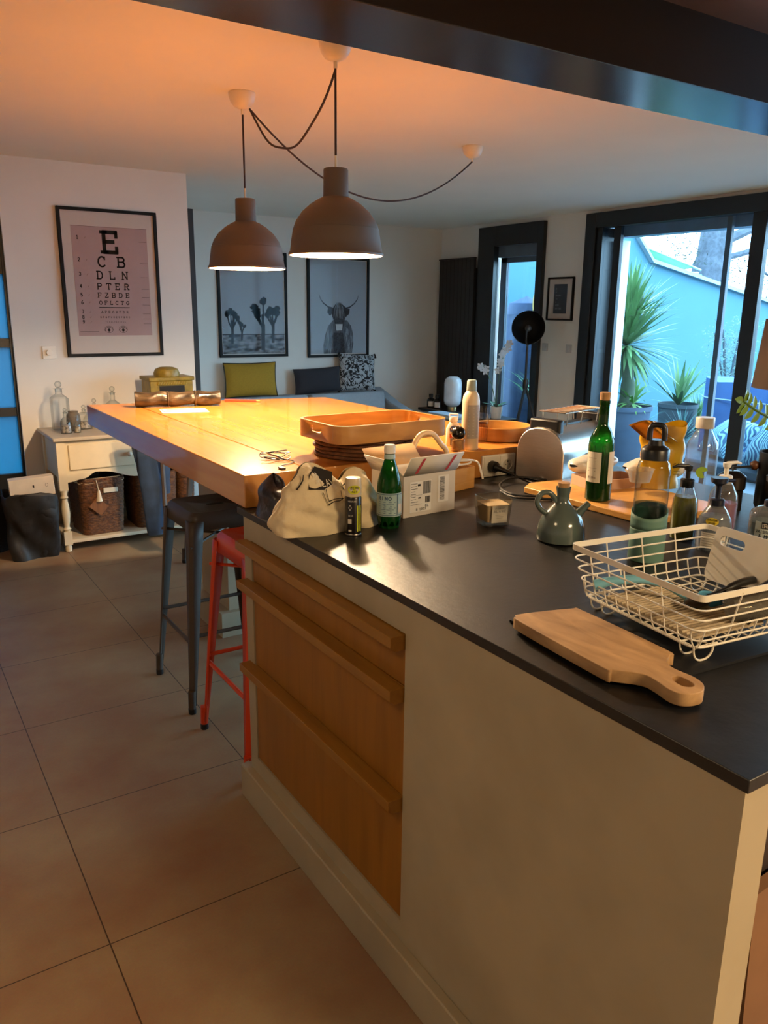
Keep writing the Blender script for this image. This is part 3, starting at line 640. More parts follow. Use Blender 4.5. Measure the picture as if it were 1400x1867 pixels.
for P_ in ([(.035, .006), (.045, .006), (.062, .054), (.052, .054)], [(.145, .006), (.155, .006), (.176, .054), (.166, .054)]): Ink(fk, 0).poly(P_).done('red_tape_mark', M('red_tape', '#b8434a', .6), fl)
q = MB(); q.add([(.0, 0, bh), (.0, bd, bh), (-.035, bd-.01, bh+.045), (-.035, .012, bh+.045)], [(0, 1, 2, 3)]); q.build('side_flap', m_card, pb, solid=.0025)
q = MB(); q.add([(0, bd, bh), (bw, bd, bh), (bw+.0, bd+.05, bh+.05), (.0, bd+.05, bh+.05)], [(0, 1, 2, 3)]); q.build('back_flap', m_kraft, pb, solid=.0025)
q = MB(); q.add([(bw, 0, bh), (bw, bd, bh), (bw+.03, bd-.012, bh+.012), (bw+.03, .012, bh+.012)], [(0, 1, 2, 3)]); q.build('side_flap', m_card, pb, solid=.0025)
fb = flat((0, 0, 0), (1, 0, 0), (0, 0, 1))
k = Ink(fb, .0008); k.rect(.022, .100, .012, .100).rect(.125, .165, .030, .108); k.done('shipping_label', M('label_white', '#e6e2dc', .6), pb)
k = Ink(fb, .0013)
for x0, x1, y0, y1, dens in ((.070, .098, .062, .098, .0016), (.078, .096, .036, .054, .0013)):
    x = x0
    while x < x1: w_ = random.choice((.5, .9, 1.3))*dens*.8; k.rect(x, x+w_, y0, y1); x += w_+dens*random.choice((.5, .8))
k.done('barcode_print', m_black, pb); k = Ink(fb, .0013); y = .036
while y < .104: w_ = random.choice((.0008, .0012, .002)); k.rect(.131, .149, y, y+w_); y += w_+random.choice((.0008, .0014))
k.done('side_barcode', m_black, pb); k = Ink(fb, .0013)
for i in range(9): k.line([(.026, .094-i*.0075), (.040+.012*random.random(), .094-i*.0075)], .0014)
k.rect(.050, .060, .086, .092).rect(.052, .062, .050, .054); k.text('CL', .078, .024, .007, .0014).text('B 1022', .045, .016, .006, .0012); k.line([(.024, .060), (.066, .060)], .0006).line([(.024, .034), (.066, .034)], .0006)
k.done('label_print', m_black, pb)
ar = T('carry_strap', 'pale arched plastic carry strap sticking up behind the parcel box', 'handle', (1.44, 1.985, WZ))
MB().tube(smooth_path([(-.075, 0, .0), (-.06, 0, .12), (-.045, 0, .165), (-.02, 0, .192), (.02, 0, .190), (.055, 0, .155), (.08, 0, .12), (.085, 0, .0)], 8), .0085, 10).build('handle_loop', M('pale_handle_plastic', '#e0bd92', .4), ar)
# wooden box with white cable
wb = T('wooden_box', 'small pale wooden box behind the right side of the parcel', 'box', (1.52, 1.955, WZ), rz=radians(12))
m_pine2 = wood('pale_pine', '#b57f3c', '#cb9a56', .5, (2, 10, 20))
q = MB(); q.box(-.05, .115, 0, .006, 0, .072); q.box(-.05, -.044, .006, .08, 0, .072); q.box(.109, .115, .006, .08, 0, .072); q.box(-.044, .109, .074, .08, 0, .072); q.box(-.044, .109, .006, .074, 0, .05); q.build('box_body', m_pine2, wb, bevel=.001)
wc = T('white_cable', 'coiled white charging cable lying in the small wooden box', 'cable', (1.55, 2.0, WZ+.073))
MB().tube(smooth_path([(-.04, -.01, 0), (.0, -.03, .010), (.05, -.03, .012), (.07, -.01, .018), (.05, .01, .018), (.0, .0, .02), (-.02, -.02, .024), (.03, -.035, .024), (.075, -.02, .018), (.085, -.035, .01), (.090, -.045, -.02), (.094, -.05, -.04)], 8), .0032, 8).build('cable_loop', m_wp, wc)
# candle glass
cg = T('candle_glass', 'square glass candle jar with cream wax and a paper label', 'candle', (1.385, 1.595, WZ), rz=radians(-14))
m_cg = glassy('candle_clear_glass', '#f6f2ea', edge='#bdb4a4')
def sq(w0, w1, z0, z1, r=.006): return [(w0, z0), (w1, z1)]
q = MB()
for wo, z in (): pass
def frus(mb, w0, w1, z0, z1, r=.006, cap0=False, cap1=False, n=5):
    A = rrect(-w0, w0, -w0, w0, r, n); B = rrect(-w1, w1, -w1, w1, r, n); N_ = len(A)
    vs = [(x, y, z0) for x, y in A]+[(x, y, z1) for x, y in B]; mb.add(vs, [(i, (i+1) % N_, N_+(i+1) % N_, N_+i) for i in range(N_)], True)
    if cap0: mb.add(vs[:N_], [tuple(range(N_))[::-1]])
    if cap1: mb.add(vs[N_:], [tuple(range(N_))])
frus(q, .034, .040, 0, .078, cap0=True); frus(q, .030, .0365, .012, .078); frus(q, .0365, .040, .078, .078); frus(q, .030, .030, .012, .012, cap0=True)
q.build('glass_jar', m_cg, cg)
q = MB(); frus(q, .0292, .0345, .0125, .060, cap0=True, cap1=True); q.build('wax', M('cream_wax', '#e2cfae', .5), cg)
k = Ink(lambda u, v, h: (u, -(.0345+v*.077)-.0012-h, v), 0); k.rect(-.022, .024, .012, .060); k.done('paper_label', M('label_cream', '#ddd2bd', .8), cg)
k = Ink(lambda u, v, h: (u, -(.0345+v*.077)-.0018-h, v), 0); k.text('FIGUE', .001, .050, .0045, .0008, center=True, sp=1.3).text('BLANC', .001, .0415, .006, .0009, center=True, sp=1.3)
for i in range(3): k.line([(-.012+.002*i, .034-i*.004), (.014-.002*i, .034-i*.004)], .0006)
k.done('label_letters', M('grey_ink', '#7d7468', .8), cg)
# ceramic jug
m_jug = M('blue_grey_glaze', '#56625f', .16, var=.06, scale=6, coat=.4)
jg = T('ceramic_jug', 'squat blue-grey glazed oil jug with a cork stopper, ring handle and spout', 'jug', (1.432, 1.385, WZ), rz=radians(-28))
MB().lathe([(.001, 0), (.052, 0), (.060, .004), (.0615, .015), (.0585, .04), (.050, .062), (.034, .082), (.022, .094), (.0165, .102), (.0155, .118), (.0185, .135), (.0185, .139), (.0155, .139), (.013, .12)], 44, cap=False).build('jug_body', m_jug, jg)
MB().tube(smooth_path([(-.040, 0, .070), (-.056, 0, .082), (-.066, 0, .102), (-.056, 0, .122), (-.036, 0, .124), (-.020, 0, .108), (-.019, 0, .100)], 6), .0068, 10).build('handle', m_jug, jg)
MB().tube([(.036, 0, .062), (.050, 0, .078), (.068, 0, .097)], [.014, .010, .0075], 14).build('spout', m_jug, jg)
MB().lathe([(.0135, .125), (.0155, .150), (.001, .151)], 24, cap=False).build('cork_stopper', M('cork', '#b58a5c', .9, var=.2, scale=40), jg)
# bamboo board + bottle
m_bam = wood('bamboo', '#c98e44', '#dba55a', .4, (3, 14, 40), .1)
bb = T('chopping_board', 'large bamboo chopping board under the wine bottle', 'chopping board', (0, 0, 0))
MB().prism([(1.720, 1.835), (1.735, 1.36), (2.06, 1.33), (2.09, 1.84), (1.78, 1.875)], WZ, WZ+.020).build('board', m_bam, bb, bevel=.003)
BZ = WZ+.0205
WX, WY = 1.79, 1.592
wn = T('wine_bottle', 'dark green wine bottle with a cork and cream label, half full', 'bottle', (WX, WY, BZ)); a_ = face_cam(WX, WY)
MB().lathe([(.001, 0), (.033, 0), (.0375, .004), (.0378, .165), (.036, .182), (.026, .205), (.0165, .222), (.0145, .240), (.0145, .285), (.0158, .287), (.0158, .296), (.0125, .296)], 44, cap=False).build('bottle_glass', glassy('wine_green_glass', '#3f8a3a', edge='#0a3a12', ior=1.5, body=.10), wn)
MB().lathe([(.001, .004), (.0350, .004), (.0350, .138), (.001, .138)], 36, cap=False).build('wine', M('red_wine', '#0c0507', .25), wn)
MB().lathe([(.0120, .28), (.0120, .296), (.0145, .297), (.0150, .319), (.001, .319)], 24, cap=False).build('cork', MC['cork'], wn)
wraplabel(wn, .0378, a_-.62, .026, .058, .148, MC['label_cream'])
wraplabel(wn, .0378, a_+1.15, .018, .055, .15, MC['label_cream'], 'back_label')
k = Ink(cyl(.0378, a_-.62), .0012); k.line([(-.015, .13), (.012, .13)], .0008).line([(-.013, .12), (.01, .12)], .0006).line([(-.012, .092), (.010, .092)], .002).line([(-.012, .100), (.014, .100)], .0006); k.text('BIO', -.012, .070, .006, .0009).text('75', .006, .070, .004, .0007); k.done('label_letters', M('brown_ink', '#6b4a34', .8), wn)
# toaster
m_steel = M('brushed_steel', '#d2ccc4', .33, 1.0, var=.05, scale=20, stretch=(1, 1, 30)); m_chr = M('polished_chrome', '#e0dbd2', .22, 1.0)
m_blk = M('black_plastic', '#111112', .35, var=.1)
ts = T('toaster', 'long-slot brushed steel toaster with black ends and a warming rack', 'toaster', (1.893, 1.945, WZ), rz=radians(14))
def arch(w, h, r, n=10):
    return [(-w, 0), (w, 0)]+[(w*cos(a)**.8 if cos(a) > 0 else -w*(-cos(a))**.8, h-r+r*sin(a)) for a in [pi*i/n for i in range(n+1)]]
q = MB(); P = arch(.088, .175, .085, 16); n_ = len(P)
vs = [(0, x, .01+z) for x, z in P]+[(.345, x, .01+z) for x, z in P]; q.add(vs, [tuple(range(n_))[::-1], tuple(range(n_, 2*n_))]); q.add(vs, [(i, (i+1) % n_, n_+(i+1) % n_, n_+i) for i in range(n_)], True); q.build('body_shell', m_steel, ts)
q = MB(); P = arch(.092, .180, .088, 16); vs = [(-.012, x, .004+z) for x, z in P]+[(.0, x, .004+z) for x, z in P]; q.add(vs, [tuple(range(n_))[::-1], tuple(range(n_, 2*n_))]); q.add(vs, [(i, (i+1) % n_, n_+(i+1) % n_, n_+i) for i in range(n_)], True); q.build('end_plate', m_steel, ts, bevel=.003)
MB().rbox(.005, .040, -.06, .06, .165, .212, .012).build('black_cap', m_blk, ts, bevel=.006)
MB().rbox(.315, .350, -.06, .06, .165, .212, .012).build('black_cap', m_blk, ts, bevel=.006)
MB().rbox(.045, .31, -.018, .018, .180, .190, .01).build('bread_slot', m_blk, ts)
MB().box(.02, .33, -.08, .08, 0, .012).build('base', m_blk, ts)
q = MB()
for z in (.232,):
    q.tube([(.055, -.05, z), (.30, -.05, z), (.30, .05, z), (.055, .05, z)], .0022, 6, True)
for i in range(9):
    x = .07+i*.027; q.tube([(x, -.05, .232), (x, .05, .232)], .0018, 6)
for x in (.075, .17, .28):
    for y in (-.05, .05): q.tube([(x, y, .232), (x, y*.9, .185)], .002, 6)
q.build('warming_rack', m_chr, ts)
# carton tray with packets
ct = T('carton_tray', 'flat open pink-brown carton on the bamboo board holding the packets', 'carton', (1.86, 1.68, BZ), rz=radians(-14))
q = MB(); q.box(0, .19, 0, .004, 0, .032); q.box(0, .004, .004, .12, 0, .032); q.box(.186, .19, .004, .12, 0, .032); q.box(.004, .186, .116, .12, 0, .032); q.box(.004, .186, .004, .116, 0, .003); q.build('tray_walls', M('pinkish_carton', '#c09a80', .85), ct)
def packet(name, label, loc, rz, w, d, h, mat, seed, band=None, bandname='printed_band'):
    o = T(name, label, 'packet', loc, rz=rz); rr = random.Random(seed); p1, p2 = rr.uniform(0, 6), rr.uniform(0, 6)
    def f(u, v):
        a = 2*pi*u; e = (1-abs(2*v-1)**5)**.6
        return (w/2*(2*v-1)+.004*sin(a*2+p1), d/2*cos(a)*(.35+.65*e)*(1+.10*sin(6*v+p2)), h/2+h/2*sin(a)*(.15+.85*e)*(1+.12*sin(9*v+p1+a)))
    MB().grid(36, 26, f, True).build('foil_bag', mat, o, displace=.01)
    if band:
        MB().grid(36, 8, lambda u, v: (lambda p: (p[0]*1.0, p[1]*1.03, h/2+(p[2]-h/2)*1.03+.001))(f(u, .42+v*.25)), True).build(bandname, band, o, displace=.01)
    return o
m_wf = M('white_film_bag', '#d8d2c8', .3, var=.04, bump=.2); m_teal = M('teal_print', '#1f7f86', .35)
packet('food_packet', 'rolled white and teal plastic food packet in front of the toaster', (1.985, 1.80, BZ+.034), radians(8), .21, .09, .055, m_wf, 3, m_teal)
packet('food_packet', 'crumpled white and teal packet to the right of the wine bottle', (2.13, 1.66, BZ+.02), radians(-32), .20, .10, .06, m_wf, 5, m_teal)
pc = T('plastic_tub', 'clear crumpled plastic tub on the carton behind the sleeve bottle', 'tub', (1.985, 1.60, BZ+.033)); MB().lathe([(.001, 0), (.035, 0), (.045, .038), (.048, .039)], 20, cap=False, sy=.8).build('tub', glassy('clear_tub', '#e5e2dd', edge='#a9a9a6', body=.25), pc)
# yellow pack
yp = T('coffee_pouch', 'crumpled yellow and gold foil pouch behind the sleeve bottle', 'pouch', (2.09, 1.61, WZ+.0205), rz=radians(-30))
m_yf = M('yellow_foil', '#e0a91a', .3, var=.12, scale=10, bump=.3); m_gf = M('gold_foil', '#b8802a', .2, .7, var=.2, bump=.5)
MB().grid(36, 20, lambda u, v: ((.062+.012*v)*cos(2*pi*u)+.003*sin(v*22), .030*(1-.85*v**3)*sin(2*pi*u)+.006*sin(v*9), .205*v*(1+.05*sin(4*pi*u))), True).build('pouch_body', m_yf, yp, displace=.012)
q = MB(); q.grid(14, 10, lambda u, v: (-.055+.09*v-.07*u, -.03-.03*sin(pi*v), .150+.055*u*(1)+.02*sin(pi*v))); q.build('gold_flap', m_gf, yp, solid=.0015)
k = Ink(lambda u, v, h: (u, -.0325-h, v), .002); k.text('CAFE', .028, .075, .010, .0018); k.line([(.03, .06), (.05, .06)], .0015).line([(.03, .05), (.048, .05)], .0015); k.done('printed_letters', MC['brown_ink'], yp)
# loop lid bottle with sleeve
m_clr = glassy('clear_bottle_glass', '#f6f9fa', edge='#aab4ba'); m_slv = M('sage_silicone', '#5f8377', .6, var=.05)
SX, SY = 1.49, 1.165
sb = T('glass_drinking_bottle', 'clear drinking bottle with black loop lid and sage green sleeve', 'bottle', (SX, SY, WZ))
MB().lathe([(.001, 0), (.034, 0), (.038, .006), (.038, .215), (.034, .232), (.027, .240), (.027, .244)], 44, cap=False).build('bottle_glass', m_clr, sb)
MB().lathe([(.0385, .0), (.0400, .004), (.0400, .075), (.0400, .080)], 44, cap=False).grid(44, 4, lambda u, v: (.0402*cos(2*pi*u), .0402*sin(2*pi*u), .079+v*(.040+.012*sin(2*pi*u+1))), True).build('silicone_sleeve', m_slv, sb, solid=.002)
MB().lathe([(.001, .010), (.036, .010), (.036, .135), (.001, .135)], 36, cap=False).build('water', glassy('clear_water', '#dfe6e2', edge='#b9c4c0', ior=1.2), sb)
MB().lathe([(.0315, .240), (.0315, .262), (.029, .266), (.018, .273), (.016, .285), (.001, .285)], 40, cap=False).build('lid', m_blk, sb)
q = MB(); aa = face_cam(SX, SY); U = Vector((-sin(aa), cos(aa), 0))
q.tube([tuple(U*.016*sx_+Vector((0, 0, z))) for sx_, z in [(-1, .283), (-1, .300), (-.95, .310), (-.7, .317), (0, .319), (.7, .317), (.95, .310), (1, .300), (1, .283)]], .0066, 10); q.build('carry_loop', m_blk, sb)
# plastic water bottle with white cap and lime slice print
PX, PY = 2.085, 1.462
wb2 = T('plastic_bottle', 'clear plastic bottle with broad white cap and a lime slice print', 'bottle', (PX, PY, WZ)); a_ = face_cam(PX, PY)
MB().lathe([(.001, 0), (.042, 0), (.046, .006), (.046, .165), (.044, .185), (.024, .222), (.022, .226), (.022, .24)], 44, cap=False).build('bottle_wall', glassy('hazy_plastic', '#e4edf2', edge='#9fb4c2', body=.10), wb2)
MB().lathe([(.026, .232), (.027, .234), (.027, .262), (.026, .264), (.001, .264)], 36, cap=False).build('cap', m_wp, wb2)
k = Ink(cyl(.0462, a_+.05), .0008); P_ = arc(.004, .105, .017, .017, 20, 300, 22); k.poly([(.004, .105)]+P_); k.done('lime_print', M('lime_green', '#8db53a', .5), wb2)
# soap dispensers
def dispenser(label, x, y, r, h, liquid, lh, glassm, pumpm, sx=1.0, rz=0, neck=.013, spout=.05, shoulder=.55, disc=False, ph=.045):
    o = T('soap_dispenser', label, 'soap dispenser', (x, y, WZ), rz=rz)
    sh = h*shoulder
    MB().lathe([(.001, 0), (r*.94, 0), (r, .006), (r, sh), (r*.93, sh+(h-sh)*.35), (r*.62, sh+(h-sh)*.72), (neck+.002, h-.004), (neck, h)], 40, sx=sx, cap=False).build('bottle_wall', glassm, o)
    if liquid: MB().lathe([(.001, .004), (r*.93, .004), (r*.95, .01), (r*.95, min(lh, sh)), (r*(.95 if lh <= sh else .80), lh), (.001, lh)], 36, sx=sx, cap=False).build('liquid', liquid, o)
    q = MB(); q.lathe([(neck+.003, h-.012), (neck+.004, h-.010), (neck+.004, h+.008), (neck+.002, h+.010), (.006, h+.011), (.006, h+ph*.65), (.009, h+ph*.72)], 28, cap=False)
    if disc: q.lathe([(.009, h+ph*.72), (.019, h+ph*.82), (.020, h+ph), (.001, h+ph)], 28, cap=False); q.tube([(0, 0, h+ph*.88), (spout, 0, h+ph*.82)], .0048, 8)
    else: q.lathe([(.010, h+ph*.72), (.011, h+ph*.95), (.001, h+ph)], 24, cap=False); q.tube([(0, 0, h+ph*.93), (spout*.7, 0, h+ph*.95), (spout, 0, h+ph*.85)], [.0055, .0045, .003], 8)
    q.build('pump', pumpm, o)
    MB().tube([(0, 0, .01), (0, 0, h)], .003, 6).build('dip_tube', m_clr, o)
    return o
m_navy = M('navy_pump_plastic', '#171a2b', .35)
m_hz = glassy('hazy_clear', '#d5dbe2', edge='#8f98a4', body=.12)
dispenser('olive green soap bottle with a slim black pump', 1.715, 1.235, .032, .148, M('olive_liquid', '#6e6a1c', .25), .112, m_clr, m_blk, rz=radians(150), spout=.042)
d2 = dispenser('clear grey soap bottle with navy pump and round yellow label', 1.70, 1.135, .040, .118, glassy('grey_liquid', '#b7bdc8', edge='#6c7480', body=.3, ior=1.2), .085, m_hz, m_navy, rz=radians(-8), disc=True, ph=.062, spout=.05, shoulder=.5)
a2 = face_cam(1.70, 1.135)+radians(8)
Ink(cyl(.0395, a2-.15), .0008).ell(0, .078, .015, .010, 24).done('yellow_label', M('yellow_label', '#d9bb2e', .5), d2)
k = Ink(cyl(.0395, a2-.15), .0014); k.text('SAVON', 0, .080, .0045, .0009, center=True).text('PUR', 0, .0715, .005, .0010, center=True); k.done('label_letters', m_black, d2)
wraplabel(d2, .0400, a2, .030, .012, .050, MC['white_ink'], 'lower_label')
k = Ink(cyl(.0400, a2), .0012)
for i in range(6): k.line([(-.026, .046-i*.006), (.026, .046-i*.006)], .0010)
k.done('lower_label_lines', MC['grey_ink'], d2)
dispenser('soap bottle half full of pink liquid with a white pump', 1.875, 1.235, .037, .140, M('pink_liquid', '#b8567e', .25), .078, m_hz, m_wp, rz=radians(-10), spout=.048, disc=False)
BX, BY = 1.80, 1.055
d4 = dispenser('large clear hand and dish soap bottle with navy pump at the right', BX, BY, .046, .118, glassy('pale_liquid', '#a9bcb8', edge='#5f7f7c', body=.25, ior=1.2), .075, m_hz, m_navy, rz=radians(20), disc=True, ph=.070, shoulder=.78)
a4 = face_cam(BX, BY)-radians(20)
wraplabel(d4, .0462, a4+.05, .034, .010, .082, M('pale_label', '#c9d2cc', .6))
Ink(cyl(.0462, a4+.05), .0012).rect(-.018, .034, .066, .082).done('black_banner', m_black, d4)
k = Ink(cyl(.0462, a4+.05), .0018); k.text('BRIOCHIN', -.016, .069, .0085, .0014, sp=.72, wide=.8); k.done('banner_letters', MC['white_ink'], d4)
k = Ink(cyl(.0462, a4+.05), .0012); k.text('VAISSELLE', -.030, .055, .0065, .0012, serif=True, wide=.8).text('& MAINS', -.022, .044, .0075, .0016, serif=True, wide=.8).line([(-.03, .038), (.03, .038)], .0008); k.text('PEAUX', -.018, .028, .004, .0008); k.line([(-.01, .016), (.0, .022), (.012, .014)], .003); k.done('label_letters', M('navy_print', '#23303a', .7), d4)
# utensil crock, spatula
cr_ = T('utensil_crock', 'tall black utensil pot at the right edge of the worktop', 'utensil pot', (2.235, 1.30, WZ)); MB().lathe([(.001, 0), (.055, 0), (.06, .01), (.06, .17), (.056, .17), (.054, .012), (.001, .010)], 36, cap=False).build('pot_body', m_blk, cr_)
sp = T('wooden_spatula', 'long wooden spatula leaning out of the black utensil pot', 'spatula', (2.205, 1.30, WZ+.02), rot=(0, radians(12), 0)); MB().prism([(-.014, 0), (.014, 0), (.020, .33), (.012, .35), (-.012, .35), (-.020, .33)], -.003, .003).build('spatula_blade', wood('spoon_wood', '#c4935a', '#d6a86c', .6, (4, 4, 1)), sp, rot=(pi/2, 0, 0))
bs = T('tongs', 'black tongs standing in the utensil pot', 'tongs', (2.26, 1.29, WZ+.02), rot=(0, radians(5), 0)); MB().tube([(0, 0, 0), (0, 0, .26)], .006, 8).tube([(.012, .01, 0), (.03, .01, .28)], .006, 8).build('arm', m_blk, bs)
cm = T('coffee_grinder', 'dark metal coffee grinder with brown handle behind the soap bottles', 'coffee grinder', (2.11, 1.37, WZ)); MB().lathe([(.001, 0), (.035, 0), (.035, .06), (.04, .065), (.04, .10), (.02, .115), (.001, .115)], 28, cap=False).build('grinder_body', M('dark_metal', '#3a342f', .3, .8, var=.2), cm)
MB().tube([(0, 0, .116), (0, 0, .125), (.07, -.02, .125)], .004, 8).build('crank', m_blk, cm); MB().sphere((.075, -.02, .128), .014).build('knob', M('brown_wood_knob', '#6b3f22', .4), cm)
# zz plant at the right
zp = T('zz_plant', 'glossy green house plant reaching in from the right behind the soaps', 'plant', (2.30, 1.22, WZ))
MB().lathe([(.001, 0), (.045, 0), (.055, .09), (.05, .09), (.045, .07), (.001, .07)], 30, cap=False).build('pot', M('white_pot', '#c9c6c0', .5), zp)
stem = smooth_path([(0, 0, .08), (-.03, .03, .18), (-.14, .06, .262), (-.24, .07, .305), (-.29, .08, .333)], 6)
MB().tube(stem, [.006]*12+[.004]*(len(stem)-12), 8).build('stem', M('zz_stem', '#4d6b2c', .4), zp)
q = MB()
def leaf(mb, p, d, l, w, up=Vector((0, 0, 1))):
    d = Vector(d).normalized(); s_ = d.cross(up).normalized(); vs = []
    for k in range(7):
        t = k/6; ww = w*sin(pi*min(1, t*.93+.07))**.8; c_ = Vector(p)+d*l*t+up*(-.08*l*t*t); vs += [tuple(c_-s_*ww+up*ww*.3), tuple(c_), tuple(c_+s_*ww+up*ww*.3)]
    fs = []
    for k in range(6):
        a = 3*k; fs += [(a, a+1, a+4, a+3), (a+1, a+2, a+5, a+4)]
    mb.add(vs, fs, True)
for i in range(9, len(stem)-1, 2):
    t = stem[i+1]-stem[i]; side = t.cross(Vector((0, 1, 0))).normalized(); leaf(q, stem[i], t*.5+side*.02, .04, .011, Vector((0, -1, 0))); leaf(q, stem[i], t*.5-side*.02, .035, .011, Vector((0, -1, 0)))
leaf(q, stem[-1], (-.8, 0, .15), .035, .010, Vector((0, -1, 0))); q.build('leaflets', M('zz_leaf', '#6f8f36', .3, var=.15), zp)
# mat, paddle board, rack
dm = MB().prism([(.958, .72), (1.62, .66), (1.65, 1.0), (.952, 1.035)], WZ, WZ+.005).build('draining_mat', M('black_mat', '#0b0c0e', .5)); tag(dm, 'thin flat black draining mat under the white dish rack', 'mat')
MZ = WZ+.0055
def px_board():
    P = [(.952,1.005),(1.05,.977),(1.062,.955),(1.050,.765),(1.040,.748),(1.012,.733),(1.001,.709),(1.002,.675),(.993,.651),(.971,.638),(.945,.645),(.937,.664),(.944,.695),(.944,.722),(.916,.757),(.910,.777),(.926,.975),(.935,.998)]
    H = [(.978,.693),(.987,.685),(.985,.660),(.977,.653),(.966,.656),(.961,.666),(.966,.686)]
    P = [tuple(p)[:2] for p in smooth_path([(x, y, 0) for x, y in P], 4, True)]; H = [tuple(p)[:2] for p in smooth_path([(x, y, 0) for x, y in H], 3, True)]
    cu = bpy.data.curves.new('outline', 'CURVE'); cu.dimensions = '2D'; cu.fill_mode = 'BOTH'
    for L_ in (P, H):
        s_ = cu.splines.new('POLY'); s_.points.add(len(L_)-1); s_.use_cyclic_u = True
        for i, (x, y) in enumerate(L_): s_.points[i].co = (x, y, 0, 1)
    cu.extrude = .0092; cu.bevel_depth = .0012; cu.bevel_resolution = 2
    tmp = bpy.data.objects.new('tmp', cu); COL.objects.link(tmp); dg = bpy.context.evaluated_depsgraph_get(); me = bpy.data.meshes.new_from_object(tmp.evaluated_get(dg)); bpy.data.objects.remove(tmp)
    me.materials.clear(); me.materials.append(wood('worn_acacia', '#8f6c46', '#bd9668', .6, (5, 1.5, 5), nscale=6)); o = bpy.data.objects.new('paddle_board', me); COL.objects.link(o); o.location = (0, 0, MZ+.0105)
    tag(o, 'worn wooden paddle chopping board with a holed handle beside the dish rack', 'chopping board')
px_board()
rk = T('dish_rack', 'white wire dish rack with a flat rim standing on the black mat', 'dish rack', (1.053, .708, MZ), rz=radians(-7))
m_rw = M('white_coated_wire', '#e3dccd', .35, var=.02)
RU, RV, RH, zb = .36, .325, .124, .027
def loop(i, z, r=.02, n=4): return [(x, y, z) for x, y in rrect(i, RU-i, i, RV-i, r, n)]
q = MB(); A = rrect(0, RU, 0, RV, .014, 5); B_ = rrect(.002, RU-.002, .002, RV-.002, .012, 5); N_ = len(A)
vs = [(x, y, RH-.0055) for x, y in A]+[(x, y, RH+.0055) for x, y in A]+[(x, y, RH+.0055) for x, y in B_]+[(x, y, RH-.0055) for x, y in B_]
q.add(vs, [(k*N_+i, k*N_+(i+1) % N_, ((k+1) % 4)*N_+(i+1) % N_, ((k+1) % 4)*N_+i) for k in range(4) for i in range(N_)]); q.build('rim', m_rw, rk)
q = MB()
for k in range(4):
    z = RH-.022-k*.020; q.tube(loop(.003+.005*k, z), .0016, 6, True)
q.tube(loop(.024, zb), .0020, 6, True)
q.build('side_rings', m_rw, rk)
q = MB()
for i in range(1, 12):
    u = RU*i/12; q.tube([(u, .0, RH), (u, .020, zb+.012), (u, .026, zb), (u, RV-.026, zb), (u, RV-.020, zb+.012), (u, RV, RH)] if i % 3 == 0 else [(u, .014, zb+.035), (u, .020, zb+.012), (u, .026, zb), (u, RV-.026, zb), (u, RV-.020, zb+.012), (u, RV-.014, zb+.035)], .0015, 6)
for i in range(1, 11):
    v = RV*i/11; q.tube([(.0, v, RH), (.020, v, zb+.012), (.026, v, zb), (RU-.026, v, zb), (RU-.020, v, zb+.012), (RU, v, RH)] if i % 3 == 0 else [(.014, v, zb+.035), (.020, v, zb+.012), (.026, v, zb), (.08, v, zb)], .0015, 6)
q.build('wire_grid', m_rw, rk)
for u, v in ((.03, .03), (RU-.07, .03), (.03, RV-.07), (RU-.07, RV-.07)):
    MB().tube(smooth_path([(u-.004, v, zb+.002), (u, v, .012), (u+.010, v, .0022), (u+.028, v, .0022), (u+.040, v, .012), (u+.042, v, zb+.002)], 3), .0019, 6).tube(smooth_path([(u-.004, v+.03, zb+.002), (u, v+.03, .012), (u+.010, v+.03, .0022), (u+.028, v+.03, .0022), (u+.040, v+.03, .012), (u+.042, v+.03, zb+.002)], 3), .0019, 6).build('foot', m_rw, rk)
def rackpt(u, v, z):
    c_, s_ = cos(radians(-7)), sin(radians(-7)); return (1.053+u*c_-v*s_, .708+u*s_+v*c_, MZ+z)
# white tray with handle hole inside rack
wtr = T('white_board', 'white plastic chopping board with a handle hole leaning at the far end of the rack', 'chopping board', rackpt(.315, .03, zb+.003), rot=(radians(0), radians(14), radians(-7)))
def ringplate(mb, outer, inner, x0, x1):
    # both outlines resampled to the same count
    n = len(outer)
    for x, fl_ in ((x0, 1), (x1, 0)):
        vs = [(x, a, b) for a, b in outer]+[(x, a, b) for a, b in inner]
        mb.add(vs, [((i, (i+1) % n, n+(i+1) % n, n+i) if fl_ else (n+i, n+(i+1) % n, (i+1) % n, i)) for i in range(n)])
    for L_ in (outer, inner):
        vs = [(x0, a, b) for a, b in L_]+[(x1, a, b) for a, b in L_]; mb.add(vs, [(i, (i+1) % n, n+(i+1) % n, n+i) for i in range(n)])
q = MB(); ringplate(q, rrect(0, .25, 0, .112, .016, 6), rrect(.175, .235, .075, .095, .0095, 6), 0, .006); q.build('board', M('white_board_plastic', '#dcd5c6', .45), wtr)
